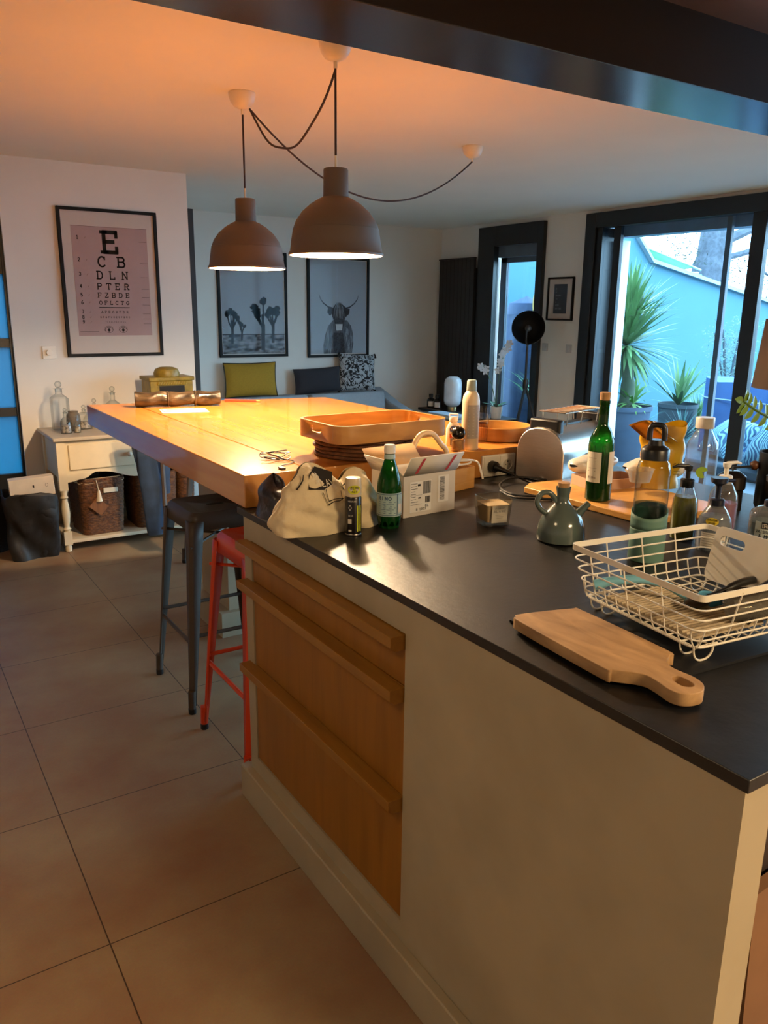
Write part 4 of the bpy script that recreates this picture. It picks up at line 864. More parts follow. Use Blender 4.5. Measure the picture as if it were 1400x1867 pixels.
# things in the rack
gm = T('woven_mat', 'beige woven trivet lying on the bottom wires of the dish rack', 'trivet', rackpt(.045, .05, zb+.0025), rz=radians(-7)); q = MB()
q.box(0, .17, 0, .215, 0, .004)
for i in range(22): q.tube([(0, .005+i*.0098, .005), (.17, .005+i*.0098, .005)], .0022, 5)
q.build('weave', M('beige_jute', '#a5957c', .9, var=.2, scale=60, bump=.4), gm)
br = T('dish_brush', 'dish brush with a clear blue curved handle lying in the rack', 'brush', rackpt(.012, .262, .062), rot=(0, radians(3), radians(-36)))
MB().tube(smooth_path([(0, 0, 0), (.03, 0, .010), (.08, 0, .018), (.13, 0, .012), (.17, 0, -.006), (.20, 0, -.012)], 5), [.010]*4+[.009]*6+[.0075]*10+[.007]*6, 12).build('brush_handle', M('blue_clear_plastic', '#6fa9bd', .15, coat=.4), br)
MB().lathe([(.001, -.03), (.020, -.03), (.024, -.012), (.020, .0), (.001, .002)], 24, c=(.215, 0, 0), cap=False).build('brush_head', M('blue_bristles', '#3a86a8', .6, var=.3, scale=80), br)
gl_ = T('drinking_glass', 'small clear tumbler tipped over among the utensils in the rack', 'glass', rackpt(.155, .075, zb+.033), rot=(radians(84), 0, radians(60))); MB().lathe([(.001, 0), (.024, 0), (.029, .07), (.0275, .07), (.023, .006), (.001, .006)], 32, cap=False).build('tumbler', glassy('tumbler_glass', '#d8d3c8', edge='#7d776c', body=.1), gl_)
def utensil(name, label, cat, p, rot, L_, mat, headmat=None, kind='spoon'):
    o = T(name, label, cat, p, rot=rot); MB().tube(smooth_path([(0, 0, 0), (L_*.3, 0, .004), (L_*.6, 0, .002), (L_, 0, 0)], 4), [.008]*4+[.0075]*4+[.005]*5, 10).build('handle', mat, o)
    if kind == 'spoon': MB().sphere((L_+.03, 0, 0), .03, 16, 8, 1, .7, .22).build('bowl', headmat or mat, o)
    elif kind == 'blade': MB().prism([(L_-.01, -.008), (L_+.10, -.016), (L_+.13, 0), (L_+.10, .016), (L_-.01, .008)], -.001, .001).build('blade', headmat or mat, o)
    else:
        q = MB()
        for s_ in (-1, -.33, .33, 1): q.tube([(L_, s_*.006, 0), (L_+.06, s_*.011, 0)], .0016, 6)
        q.build('prongs', headmat or mat, o)
utensil('serving_spoon', 'black serving spoon lying across the right half of the rack', 'spoon', rackpt(.20, .035, zb+.030), (0, radians(-6), radians(-2)), .13, m_blk)
utensil('kitchen_knife', 'black-handled knife lying in the front of the rack', 'knife', rackpt(.175, .055, zb+.012), (0, 0, radians(8)), .08, m_blk, m_steel, 'blade')
utensil('fork', 'steel fork among the utensils at the front of the rack', 'fork', rackpt(.19, .10, zb+.010), (0, 0, radians(-15)), .10, m_chr, m_chr, 'fork')
utensil('ladle', 'dark ladle resting on the trivet in the rack', 'ladle', rackpt(.315, .16, zb+.035), (0, radians(5), radians(178)), .13, m_blk, M('dark_steel', '#4b4640', .3, .8))
utensil('vegetable_peeler', 'chunky black-handled peeler at the near right corner of the rack', 'peeler', rackpt(.235, .045, zb+.014), (0, radians(-3), radians(16)), .085, m_blk, m_chr, 'blade')
utensil('spatula', 'black spatula lying above the other utensils at the right of the rack', 'spatula', rackpt(.215, .075, zb+.048), (0, radians(-8), radians(6)), .12, m_blk, m_blk, 'spoon')
gc = T('metal_strainer', 'small steel strainer bowl under the black spoon in the rack', 'strainer', rackpt(.245, .10, zb+.004)); MB().lathe([(.001, 0), (.030, .004), (.044, .026), (.047, .030), (.044, .029), (.029, .007), (.001, .004)], 32, cap=False).build('bowl', MC['dark_steel'] if 'dark_steel' in MC else m_steel, gc)
q = MB(); q.lathe([(.001, 0), (.0035, .0005), (.003, .002), (.001, .0025)], 10); tag(q.build('crumb', M('crumb', '#e8dcc0', .8), loc=(1.105, .54, WZ)), 'tiny pale crumb on the bare near end of the worktop', 'crumb')
# ================================================================ ON THE BAR TABLE
m_mat = M('dark_wicker', '#5b3920', .7, var=.35, scale=50, bump=.6)
def wicker_mat(z, lab, dx=0, dy=0):
    o = T('wicker_placemat', lab, 'placemat', (1.368+dx, 2.248+dy, z), group='round wicker placemats in one stack'); q = MB(); pts = []
    for i in range(0, 220): a = i*2*pi/20; r = .012+.150*i/220; pts.append((r*cos(a), r*sin(a), 0))
    q.tube(pts, .0055, 6)
    MB().lathe([(.001, -.003), (.157, -.003), (.157, .003), (.001, .003)], 40, cap=False).build('weave_base', m_mat, o)
    q.build('coil', m_mat, o); MB().tube([(.160*cos(2*pi*i/40), .160*sin(2*pi*i/40), .001*sin(i*5)) for i in range(40)], .0062, 8, True).build('rim', m_mat, o)
    return o
for i, lab in enumerate(('bottom round wicker placemat of the stack under the wooden tray', 'second wicker placemat from the bottom of the stack', 'middle wicker placemat of the stack under the tray', 'fourth wicker placemat from the bottom of the stack', 'topmost wicker placemat, directly under the wooden tray')):
    wicker_mat(TZ+.0067+i*.0128, lab, .003*sin(i*2.2), .003*cos(i*3))
TRZ = TZ+.0128*5+.003
m_tray = wood('acacia_tray', '#9a6a32', '#b58542', .35, (2, 2, 9), .15)
ty = T('wooden_tray', 'large rectangular wooden tray with handle slots on a stack of wicker mats', 'tray', (1.380, 2.205, TRZ), rz=radians(1.5))
TW, TD, TH = .218, .142, .056
o_ = rrect(-TW, TW, -TD, TD, .055, 8); i_ = rrect(-TW+.010, TW-.010, -TD+.010, TD-.010, .046, 8); N_ = len(o_)
q = MB(); vs = [(x, y, 0) for x, y in o_]+[(x, y, TH) for x, y in o_]+[(x, y, TH) for x, y in i_]+[(x, y, .006) for x, y in i_]
q.add(vs, [(k*N_+i, k*N_+(i+1) % N_, (k+1)*N_+(i+1) % N_, (k+1)*N_+i) for k in range(3) for i in range(N_)], True)
sd = q.build('tray_rim', m_tray, ty)
cutters = []
for s_ in (-1, 1):
    c_ = MB().prism(rrect(-.036, .036, -.010, .010, .0095, 6), -.03, .03).build('slot_cut', m_tray); c_.parent = ty; c_.matrix_local = Matrix.Translation((s_*TW, 0, .034)) @ Matrix(((0, 0, 1, 0), (1, 0, 0, 0), (0, 1, 0, 0), (0, 0, 0, 1))); cutters.append(c_)
MB().prism(rrect(-TW+.0098, TW-.0098, -TD+.0098, TD-.0098, .046, 8), .0005, .006).build('tray_base', wood('acacia_tray_base', '#c58a44', '#d69c58', .4, (2, 9, 2)), ty)
def boolcut(o, cs):
    # cut real slots, then freeze the result into the mesh
    for c_ in cs: md = o.modifiers.new('c', 'BOOLEAN'); md.object = c_; md.operation = 'DIFFERENCE'; md.solver = 'EXACT'
    bpy.context.view_layer.update(); dg = bpy.context.evaluated_depsgraph_get(); me = bpy.data.meshes.new_from_object(o.evaluated_get(dg)); o.modifiers.clear(); o.data = me
    for c_ in cs: bpy.data.objects.remove(c_)
# close the rim shell underneath so the boolean has a solid
q2 = bpy.data.meshes.new('tray_rim'); vv = [tuple(v) for v in q.v]; ff = q.f+[((0*N_+(i+1) % N_), 0*N_+i, 3*N_+i, 3*N_+(i+1) % N_) for i in range(N_)]
q2.from_pydata(vv, [], ff); q2.polygons.foreach_set('use_smooth', [True]*len(ff)); q2.set_sharp_from_angle(angle=radians(40)); q2.materials.append(m_tray); sd.data = q2
boolcut(sd, cutters)
def tangle(n, R, z, seed, hgt=.02, center=(0, 0)):
    rr = random.Random(seed); return [(center[0]+R*rr.uniform(-1, 1), center[1]+R*.8*rr.uniform(-1, 1), z+rr.uniform(0, hgt)) for _ in range(n)]
ck = T('earphone_cable', 'tangled thin black cable lying on the wooden table near its corner', 'cable', (1.06, 2.28, TZ))
P_ = tangle(16, .055, .003, 5, .022); MB().tube(smooth_path(P_+[(.03, -.07, .003), (-.04, -.12, .003), (-.05, -.145, .003)], 7), .0016, 6).build('wire', m_blk, ck); MB().box(-.058, -.044, -.165, -.140, .0005, .006).build('cable_plug', m_blk, ck)
# rolled metallic case
m_roll = M('bronze_foil_leather', '#54432f', .32, .25, scale=9, bump=1.0, alt='#17100b', stretch=(1, 3, 3))
rl = T('rolled_case', 'rolled shiny bronze case tied with dark straps lying on the table', 'rolled case', (1.255, 3.80, TZ+.037), rot=(0, 0, radians(-15)))
MB().grid(40, 40, lambda u, v: ((v-.5)*.40, (.034+.004*sin(v*23+u*9)+.003*sin(u*4*pi+v*12)-.005*math.exp(-((v-.38)/.02)**2)-.005*math.exp(-((v-.70)/.02)**2))*cos(2*pi*u)*1.15, (.034+.004*sin(v*17+u*9)-.005*math.exp(-((v-.38)/.02)**2)-.005*math.exp(-((v-.70)/.02)**2))*sin(2*pi*u)), True).build('roll', m_roll, rl)
q = MB()
for e in (-.2, .2):
    q.tube([(e, (.006+.028*t)*cos(t*14), (.006+.028*t)*sin(t*14)) for t in [k/24 for k in range(25)]], .003, 5)
q.build('rolled_end', M('dark_roll_lining', '#1d1512', .6), rl)
for v in (.38, .70):
    MB().tube([((v-.5)*.40, .036*1.12*cos(a), .035*sin(a)) for a in [2*pi*i/24 for i in range(24)]], .004, 6, True).build('strap', m_roll, rl)
for i, (lab, x, y, rz, w, h_) in enumerate((('white sheets of paper fanned out in front of the rolled bronze case', 1.215, 3.60, -12, .21, .15), ('cream folded leaflet lying on top of the white sheets', 1.20, 3.63, -8, .15, .10))):
    pp = T('paper_sheet', lab, 'paper', (x, y, TZ+.0008+i*.002), rz=radians(rz)); MB().box(-w/2, w/2, -h_/2, h_/2, 0, .0012).build('sheet', M('paper_%d' % i, ('#efe6d0', '#f1dfae')[i], .8), pp)
    if i: Ink(flat((0, 0, .0012), (1, 0, 0), (0, 1, 0))).rect(-.055, .035, .005, .022).line([(-.055, -.01), (.05, -.012)], .004).done('print', M('pink_print', '#c9876a', .8), pp)
pn = T('red_pencil', 'red pencil near the far edge of the wooden table', 'pencil', (1.60, 3.83, TZ+.0065), rz=radians(-35)); MB().tube([(-.09, 0, 0), (.075, 0, 0)], .006, 6).build('pencil_body', M('red_lacquer', '#d0432c', .35), pn); MB().tube([(.075, 0, 0), (.095, 0, 0)], [.006, .001], 8).build('pencil_tip', m_pine2, pn)
# bottles at the right end of the table
def bot(name, label, cat, x, y, z, parts): return revolve(name, label, cat, x, y, z, parts)
ws = bot('spray_bottle', 'tall cream aluminium spray bottle with a grey-green cap on the wooden table', 'bottle', 1.733, 2.135, TZ, [('bottle_body', [(.001, 0), (.028, 0), (.030, .003), (.030, .165), (.027, .185), (.019, .198), (.0165, .201)], M('cream_bottle', '#d8c3a2', .4)), ('cap', [(.0165, .200), (.0175, .202), (.0165, .234), (.014, .238), (.001, .239)], M('grey_green_cap', '#8e9c95', .45))])
a_ = face_cam(1.733, 2.135); wraplabel(ws, .0302, a_+.35, .021, .04, .155, M('grey_label', '#a89d92', .6))
k = Ink(cyl(.0302, a_+.35), .0012)
for i in range(10): k.line([(-.017, .146-i*.0105), (.017, .146-i*.0105)], .0009 if i % 3 else .0018)
k.done('label_lines', MC['white_ink'], ws)
sn = T('lotion_bottle', 'small white flat lotion bottle with blue and red label left of the tall bottle', 'bottle', (1.722, 2.215, TZ), rz=radians(-38))
q = MB(); P = [(.024, 0), (.026, .004), (.026, .062), (.018, .078), (.013, .085)]; q.lathe([(.001, 0)]+P, 36, sy=.55, cap=False); q.build('bottle_body', M('white_lotion_plastic', '#ddd2bf', .4), sn)
MB().lathe([(.013, .086), (.015, .088), (.015, .100), (.012, .104), (.001, .104)], 28, sy=.6, cap=False).tube([(-.014, 0, .103), (-.014, 0, .113), (.014, 0, .113), (.014, 0, .103)], .0025, 6).build('cap', m_wp, sn)
fq = lambda u, v, h: (u, -.55*(.0262**2-min(abs(u), .0255)**2)**.5-.0006-h, v)
Ink(fq, .0006).ell(.004, .060, .017, .014).done('blue_label', M('blue_label', '#3b4f8c', .5), sn); Ink(fq, .0006).rect(-.012, .02, .030, .044).done('red_label', M('red_label', '#b2402f', .5), sn); Ink(fq, .0006).rect(-.010, .018, .004, .029).done('navy_label', MC['navy_print'], sn)
Ink(fq, .0014).text('+UV', -.009, .058, .008, .0018).done('label_letters', MC['white_ink'], sn)
bl = bot('stoppered_jar', 'small clear jar with a black ball stopper at the table front edge', 'jar', 1.668, 2.118, TZ, [('glass_jar', [(.001, 0), (.023, 0), (.024, .002), (.024, .042), (.022, .046), (.0205, .046), (.0205, .006), (.001, .006)], m_cg), ('stopper', [(.001, .046), (.015, .044), (.022, .050), (.0245, .060), (.022, .074), (.012, .084), (.001, .086)], M('black_gloss_ball', '#15130f', .15))])
q = MB(); q.lathe([(.001, .007), (.0195, .007), (.0195, .038), (.001, .038)], 24, cap=False); q.build('contents', M('tan_contents', '#b98650', .5, alt='#d5a86c', scale=60), bl)
rg = T('ribbed_glass', 'tall ribbed drinking glass part filled with water behind the spray bottle', 'glass', (1.86, 2.235, TZ))
q = MB(); q.grid(96, 8, lambda u, v: ((.025+.010*v+.0009*cos(48*pi*u))*cos(2*pi*u), (.025+.010*v+.0009*cos(48*pi*u))*sin(2*pi*u), .002+.128*v), True).lathe([(.001, .002), (.025, .002)], 40, cap=False); q.build('glass_wall', m_clr, rg)
MB().lathe([(.001, .006), (.0235, .006), (.029, .070), (.001, .070)], 36, cap=False).build('water', glassy('pinkish_water', '#e9cfc0', edge='#c9a998', ior=1.2), rg)
rt = T('round_tray', 'round wooden tray with a raised rim at the right end of the table', 'tray', (1.985, 2.27, TZ)); q = MB()
MB().lathe([(.001, 0), (.112, 0), (.117, .003), (.119, .050), (.1165, .052), (.112, .050), (.110, .008), (.001, .007)], 60, cap=False).build('tray_body', m_tray, rt)
# ================================================================ STOOLS
def metal_stool(label, x, y, mat):
    o = T('metal_stool', label, 'stool', (x, y, 0), group=None); SH, sw, fw = .768, .150, .205
    q = MB(); P0 = rrect(-sw, sw, -sw, sw, .035, 6); P1 = rrect(-sw+.012, sw-.012, -sw+.012, sw-.012, .03, 6); n = len(P0)
    vs = [(x_*1.05, y_*1.05, SH-.065) for x_, y_ in P0]+[(x_, y_, SH-.012) for x_, y_ in P0]+[(x_, y_, SH) for x_, y_ in P1]+[(x_*.72, y_*.72, SH-.006) for x_, y_ in P1]
    q.add(vs, [(k*n+i, k*n+(i+1) % n, (k+1)*n+(i+1) % n, (k+1)*n+i) for k in range(3) for i in range(n)], True)
    ho = [(.022*cos(a), .045*sin(a)) for a in [2*pi*(i+.5)/n for i in range(n)]]; base = [Vector((v[0], v[1], 0)) for v in vs[3*n:]]
    # hand hole in the middle of the seat
    off = 0; a0 = atan2(base[0].y, base[0].x); hv = []
    for b_ in base: a = atan2(b_.y, b_.x); hv.append((.045*cos(a), .020*sin(a), SH-.006))
    q.add(vs[3*n:]+hv, [(i, (i+1) % n, n+(i+1) % n, n+i) for i in range(n)])
    q.build('seat', mat, o, solid=.002)
    for sx_ in (-1, 1):
        for sy_ in (-1, 1):
            q = MB(); a = Vector((sx_*sw*1.05, sy_*sw*1.05, SH-.03)); b_ = Vector((sx_*fw, sy_*fw, .03)); K = 10; vs = []
            for k in range(K+1):
                t = k/K; p = a.lerp(b_, t); w = .052*(1-t)+.020*t; c_ = .012
                L3 = [(p.x-sx_*w, p.y), (p.x-sx_*c_, p.y), (p.x, p.y-sy_*c_), (p.x, p.y-sy_*w)]
                vs += [(X_, Y_, p.z) for X_, Y_ in L3]
            q.add(vs, [(4*k+j, 4*k+j+1, 4*k+j+5, 4*k+j+4) for k in range(K) for j in range(3)], True)
            q.tube([(b_.x-sx_*.006, b_.y-sy_*.006, .09), (b_.x-sx_*.004, b_.y-sy_*.004, .02)], .013, 12)
            lg = q.build('leg', mat, o, solid=.0025)
            MB().lathe([(.001, 0), (.014, 0), (.015, .004), (.015, .022), (.001, .024)], 16, c=(b_.x-sx_*.004, b_.y-sy_*.004, 0), cap=False).build('rubber_foot', m_rub, lg)
    for z, zz in ((.27, 0), (.30, 1)):
        r = sw*1.05+(fw-sw*1.05)*(SH-.03-z)/(SH-.06)-.01
        for s_ in (-1, 1):
            P_ = [(-r, s_*r, z), (r, s_*r, z)] if zz else [(s_*r, -r, z), (s_*r, r, z)]
            MB().tube(P_, .008, 8).build('footrest_bar', mat, o)
    z = .645; r = sw*1.05+.008
    MB().tube([(-r, -r, z), (r, r, z)], .006, 6).tube([(-r, r, z), (r, -r, z+.0)], .006, 6).build('cross_brace', mat, o)
    return o
m_gun = M('gunmetal_paint', '#453a30', .5, 0, var=.05); m_red = M('red_orange_paint', '#c93a14', .3, var=.04)
metal_stool('dark grey metal bar stool tucked under the side of the wooden table', 1.085, 2.905, m_gun)
metal_stool('red-orange metal bar stool next to the oak drawers', 1.085, 2.372, m_red)
metal_stool('dark grey metal stool half hidden under the far end of the table, beside the jeans', 1.68, 4.32, m_gun)
# ================================================================ PENDANTS
m_shade = M('taupe_rubber', '#574d47', .6, var=.03); m_wenam = M('white_enamel', '#f2ead8', .45, var=.01); m_rose = M('white_rose', '#e8dcc6', .3)
m_cord = M('brown_cord', '#2b1715', .7); m_bulb = M('lit_bulb', '#fff0d0', .4, emis='#ffc98a', es=14.0)
def rose(o, x, y): return MB().lathe([(.055, 0), (.057, -.002), (.056, -.015), (.050, -.036), (.036, -.054), (.016, -.063), (.001, -.064)], 36, c=(0, 0, 0), cap=False).build('ceiling_rose', m_rose, o)
def drape(o, a, b_, sag, n=24, name='draped_cable', kink=0, tsag=.5):
    a, b_ = Vector(a), Vector(b_); pts = []
    for i in range(n+1):
        t = i/n; p = a.lerp(b_, t); p.z -= sag*(1-(2*t-1)**2)+kink*sin(t*pi*6)*.004; pts.append(p)
    return MB().tube(pts, .0042, 8).build(name, m_cord, o)
def pendant(label, x, y, zr):
    o = T('pendant_lamp', label, 'pendant lamp', (x, y, CH)); rose(o, 0, 0); h = CH-zr
    def Z(z): return z-h
    MB().lathe([(.167, Z(.0)), (.171, Z(.002)), (.171, Z(.008)), (.165, Z(.014)), (.160, Z(.050)), (.153, Z(.092)), (.1505, Z(.094)), (.1500, Z(.098)), (.142, Z(.118)), (.120, Z(.148)), (.090, Z(.174)), (.060, Z(.192)), (.0455, Z(.198)), (.0445, Z(.206)), (.0435, Z(.288)), (.041, Z(.292)), (.008, Z(.293))], 64, cap=False).build('shade', m_shade, o)
    MB().lathe([(.166, Z(.001)), (.158, Z(.045)), (.147, Z(.095)), (.116, Z(.144)), (.086, Z(.168)), (.050, Z(.188)), (.038, Z(.200)), (.001, Z(.205))], 64, cap=False).build('shade_lining', m_wenam, o)
    MB().tube([(0, 0, -.062), (0, 0, Z(.29))], .0042, 8).build('cord', m_cord, o)
    MB().tube([(0, 0, -.06), (0, 0, -.085)], .007, 10).tube([(0, 0, Z(.29)), (0, 0, Z(.335))], .0045, 8).build('cord_grip', m_rose, o)
    MB().lathe([(.016, Z(.195)), (.018, Z(.150)), (.016, Z(.140))], 24, cap=False).build('lamp_socket', m_rose, o)
    MB().sphere((0, 0, Z(.105)), .030, 20, 14, 1, 1, 1.15).build('bulb', m_bulb, o)
    lamp('bulb_light', 'POINT', (0, 0, Z(.045)), BULB_W, WARM, .03, parent=o)
    return o
p1 = pendant('smaller-looking taupe bell pendant lamp hanging on the left, over the far half of the table', 1.474, 3.42, 1.678)
p2 = pendant('nearer taupe bell pendant lamp hanging on the right, below the dark beam', 1.470, 2.61, 1.695)
# the cables swagged between the ceiling roses
drape(p2, (0, 0, -.09), (p1.location.x-1.47+.02, p1.location.y-2.61-.03, -.066), .20, kink=1)
r3 = T('ceiling_cable_rose', 'white ceiling rose far right fed by a long swagged brown cable', 'ceiling rose', (2.97, 3.73, CH)); rose(r3, 0, 0)
MB().tube([(0, 0, -.06), (0, 0, -.08)], .006, 8).build('cord_grip', m_rose, r3)
drape(r3, (0, 0, -.078), (1.474+.03-2.97, 3.42-.01-3.73, -.062), .28, n=36)
# ================================================================ LEFT WALL FURNITURE
m_cream = M('cream_paint', '#d9c8a6', .5, var=.03); m_ctop = M('grey_cream_top', '#b5aa98', .4, var=.05)
st = T('side_table', 'cream painted side table with drawers, turned legs and a low shelf', 'side table', (0, 0, 0))
SX0, SX1, SY0, SY1 = .905, 1.87, 5.085, 5.57
MB().box(SX0-.018, SX1+.018, SY0-.022, SY1+.01, .708, .732).build('table_top', m_ctop, st, bevel=.006)
q = MB(); q.box(SX0+.01, SX0+.02, SY0+.05, SY1-.02, .47, .707); q.box(SX1-.02, SX1-.01, SY0+.05, SY1-.02, .47, .707); q.box(SX0+.02, SX1-.02, SY1-.03, SY1-.02, .47, .707)
q.box(SX0+.05, SX1-.05, SY0+.015, SY0+.03, .500, .707); q.build('case', m_cream, st)
P = [(SX0+.05, .500)]+[(SX0+.05+(SX1-SX0-.1)*t, .472-.025*cos(2*pi*t*2)*(1 if t < .5 else 1)+.012*sin(2*pi*t*6)*max(0, 1-abs(t-.16)*9)) for t in [i/40 for i in range(41)]]+[(SX1-.05, .500)]
MB().prism(P, -.008, .008).build('scalloped_apron', m_cream, st, loc=(0, SY0+.022, 0), rot=(pi/2, 0, 0))
for lx, ly in ((SX0+.025, SY0+.025), (SX1-.025, SY0+.025), (SX0+.025, SY1-.045), (SX1-.025, SY1-.045)):
    MB().box(lx-.025, lx+.025, ly-.025, ly+.025, .40, .708).box(lx-.024, lx+.024, ly-.024, ly+.024, .05, .135).lathe([(.018, .135), (.020, .145), (.026, .152), (.018, .160), (.017, .17), (.022, .20), (.027, .25), (.024, .30), (.017, .335), (.017, .345), (.025, .352), (.020, .360), (.018, .37), (.024, .392), (.024, .40)], 20, c=(lx, ly, 0), cap=False).lathe([(.012, 0), (.020, .005), (.021, .03), (.016, .05)], 16, c=(lx, ly, 0)).build('leg', m_cream, st)
MB().box(SX0+.03, SX1-.03, SY0+.01, SY1-.04, .055, .078).build('shelf', m_cream, st, bevel=.004)
d = MB().box(.975, 1.70, SY0+.002, SY0+.0145, .522, .682).build('drawer', m_cream, st, bevel=.006); MB().lathe([(.007, 0), (.007, .010), (.015, .017), (.016, .024), (.011, .029), (.001, .030)], 20, cap=False).build('knob', M('white_knob', '#cfc4ae', .3), d, loc=(1.338, SY0+.001, .60), rot=(pi/2, 0, 0))
# glassware on the side table
def apo(label, x, y, R, h, square=False, neck=.016, ball=.014, inner=None, z=.733):
    o = T('glass_bottle', label, 'bottle', (x, y, z)); q = MB()
    if square: frus(q, R, R, 0, h*.62, cap0=True); frus(q, R, neck, h*.62, h*.70); q.lathe([(neck, h*.70), (neck, h*.80), (neck*1.5, h*.81)], 24, cap=False)
    else: q.lathe([(.001, 0), (R, 0), (R, h*.40), (R*.8, h*.52), (neck, h*.62), (neck, h*.78), (neck*1.5, h*.80)], 32, cap=False)
    q.build('bottle_glass', m_clr, o)
    MB().lathe([(neck*.9, h*.74), (neck*.95, h*.815), (.005, h*.83)], 20, cap=False).sphere((0, 0, h*.83+ball*.9), ball, 16, 10).build('stopper', m_clr, o)
    if inner: MB().lathe([(.001, .004), (R*.9, .004), (R*.9, h*.30), (.001, h*.30)], 20, cap=False).build('contents', inner, o)
    return o
m_shell = M('dark_shells', '#4a3f38', .6, alt='#b9ab98', scale=70); m_sand = M('sand_and_shells', '#c7b79a', .8, alt='#7a6a55', scale=60)
apo('tallest square clear glass bottle with a ball stopper on the side table', 1.012, 5.43, .050, .325, True, .022, .022)
apo('small round glass flask with dark shells in front of the tallest bottle', 1.005, 5.25, .034, .165, False, .011, .011, m_shell)
apo('tiny glass bottle with pale sand right of the small flask', 1.072, 5.25, .021, .115, False, .008, .008, m_sand)
apo('short square glass bottle with dark contents and a ball stopper', 1.150, 5.40, .040, .155, True, .012, .014, m_shell)
apo('short glass bottle half hidden behind the table corner', 1.235, 5.47, .034, .19, False, .010, .015, m_sand)
apo('onion-shaped glass carafe with a stopper right of the small bottles', 1.355, 5.46, .062, .275, False, .016, .018, M('brown_residue', '#6b5a48', .7))
jr = T('round_glass_jar', 'round dark glass jar behind the small flask', 'jar', (1.075, 5.36, .733)); MB().lathe([(.001, 0), (.035, 0), (.045, .05), (.04, .10), (.03, .115), (.032, .125), (.001, .128)], 28, cap=False).build('jar_glass', glassy('smoky_glass', '#b0a698', edge='#5a5147', body=.2), jr)
# yellow tin
m_tin = M('aged_yellow_paint', '#7f6a1c', .45, var=.25, scale=25, bump=.2)
tn = T('yellow_metal_lantern', 'aged yellow square metal stove-shaped lantern with a domed top', 'lantern', (1.70, 5.36, .733)); q = MB()
q.box(-.145, .145, -.10, .10, 0, .30); q.box(-.155, .155, -.11, .11, .30, .325); q.box(-.10, .10, -.108, -.10, .272, .299); q.build('lantern_body', m_tin, tn, bevel=.004)
MB().lathe([(.085, .325), (.087, .345), (.075, .372), (.045, .385), (.001, .388)], 32, cap=False).build('dome', m_tin, tn)
MB().box(-.085, .085, -.106, -.1005, .10, .268).build('dark_window', m_blk, tn)
q = MB()
for i in range(12): q.tube([(-.095+i*.017, -.110, .277), (-.087+i*.017, -.110, .297)], .003, 5)
q.build('raised_lettering_band', M('yellow_relief', '#96812a', .4), tn)
# baskets
m_wick = M('brown_wicker', '#6b4019', .7, var=.4, scale=45, bump=.8, alt='#3b200c', stretch=(1, 1, 2.2))
def basket(label, x, y, rz, w=.145, d=.17, h=.36):
    o = T('wicker_basket', label, 'basket', (x, y, .079), rz=rz, group=None)
    def ring(v, inn=0):
        return rrect(-(w*(.90+.12*v))+inn, (w*(.90+.12*v))-inn, -(d*(.90+.12*v))+inn, (d*(.90+.12*v))-inn, .05, 7)
    q = MB(); K = 26; n = len(ring(0)); vs = []
    for k in range(K+1):
        for x_, y_ in ring(k/K): b_ = .003*(k % 2); vs.append((x_*(1+b_/.15), y_*(1+b_/.15), h*k/K+(.012*sin(abs(x_)/w*2) if k == K else 0)))
    q.add(vs, [(k*n+i, k*n+(i+1) % n, (k+1)*n+(i+1) % n, (k+1)*n+i) for k in range(K) for i in range(n)], True); q.add(vs[:n], [tuple(range(n))[::-1]])
    vi = [(x_, y_, h*k/4) for k in range(5) for x_, y_ in ring(k/4, .012)]; q.add(vi, [(k*n+i, (k+1)*n+i, (k+1)*n+(i+1) % n, k*n+(i+1) % n) for k in range(4) for i in range(n)], True)
    q.build('woven_body', m_wick, o)
    MB().tube([(x_, y_, h) for x_, y_ in ring(1, .006)], .009, 8, True).build('braided_rim', m_wick, o)
    return o
b1 = basket('brown wicker basket with a cloth lining and hanging tag on the side table shelf', 1.165, 5.30, radians(2))
MB().grid(48, 5, lambda u, v: (lambda p, s_: (p[0]*s_, p[1]*s_, .345+.03*sin(v*pi)+.004*sin(u*50)))(rrect(-.148, .148, -.172, .172, .05, 11)[int(u*48) % 48], (.93+.09*v)), True).build('cloth_lining', M('cream_lining', '#d6c2a0', .9, bump=.2), b1)
fz = -.172
q = MB(); q.M = Matrix.Translation((-.035, fz-.010, .19)) @ Matrix.Rotation(radians(42), 4, 'Y'); q.box(-.048, .048, -.002, .002, -.038, .038); q.build('hanging_tag', wood('tag_wood', '#6a4020', '#85562e', .7, (30, 1, 2)), b1)
MB().rbox(-.0, .09, fz-.012, fz-.004, .275, .305, .006).build('white_handle_cloth', M('cream_cloth2', '#dccfb5', .9), b1)
MB().lathe([(.004, .30), (.009, .285), (.020, .225), (.001, .223)], 14, c=(-.030, fz-.012, 0), cap=False).tube([(-.030, fz-.01, .295), (-.040, fz-.006, .36)], .003, 6).build('tassel', MC['cream_cloth2'], b1)
bx = T('grey_box', 'small grey box sticking out of the lined wicker basket', 'box', (1.13, 5.28, .40)); MB().box(-.05, .05, -.03, .03, 0, .085).build('box_body', M('dark_grey_card', '#4a4640', .7), bx, bevel=.002)
basket('brown wicker basket behind the jeans on the same shelf', 1.52, 5.31, radians(0))
basket('wicker basket at the far right end of the shelf', 1.74+.0, 5.33, radians(0), .06)
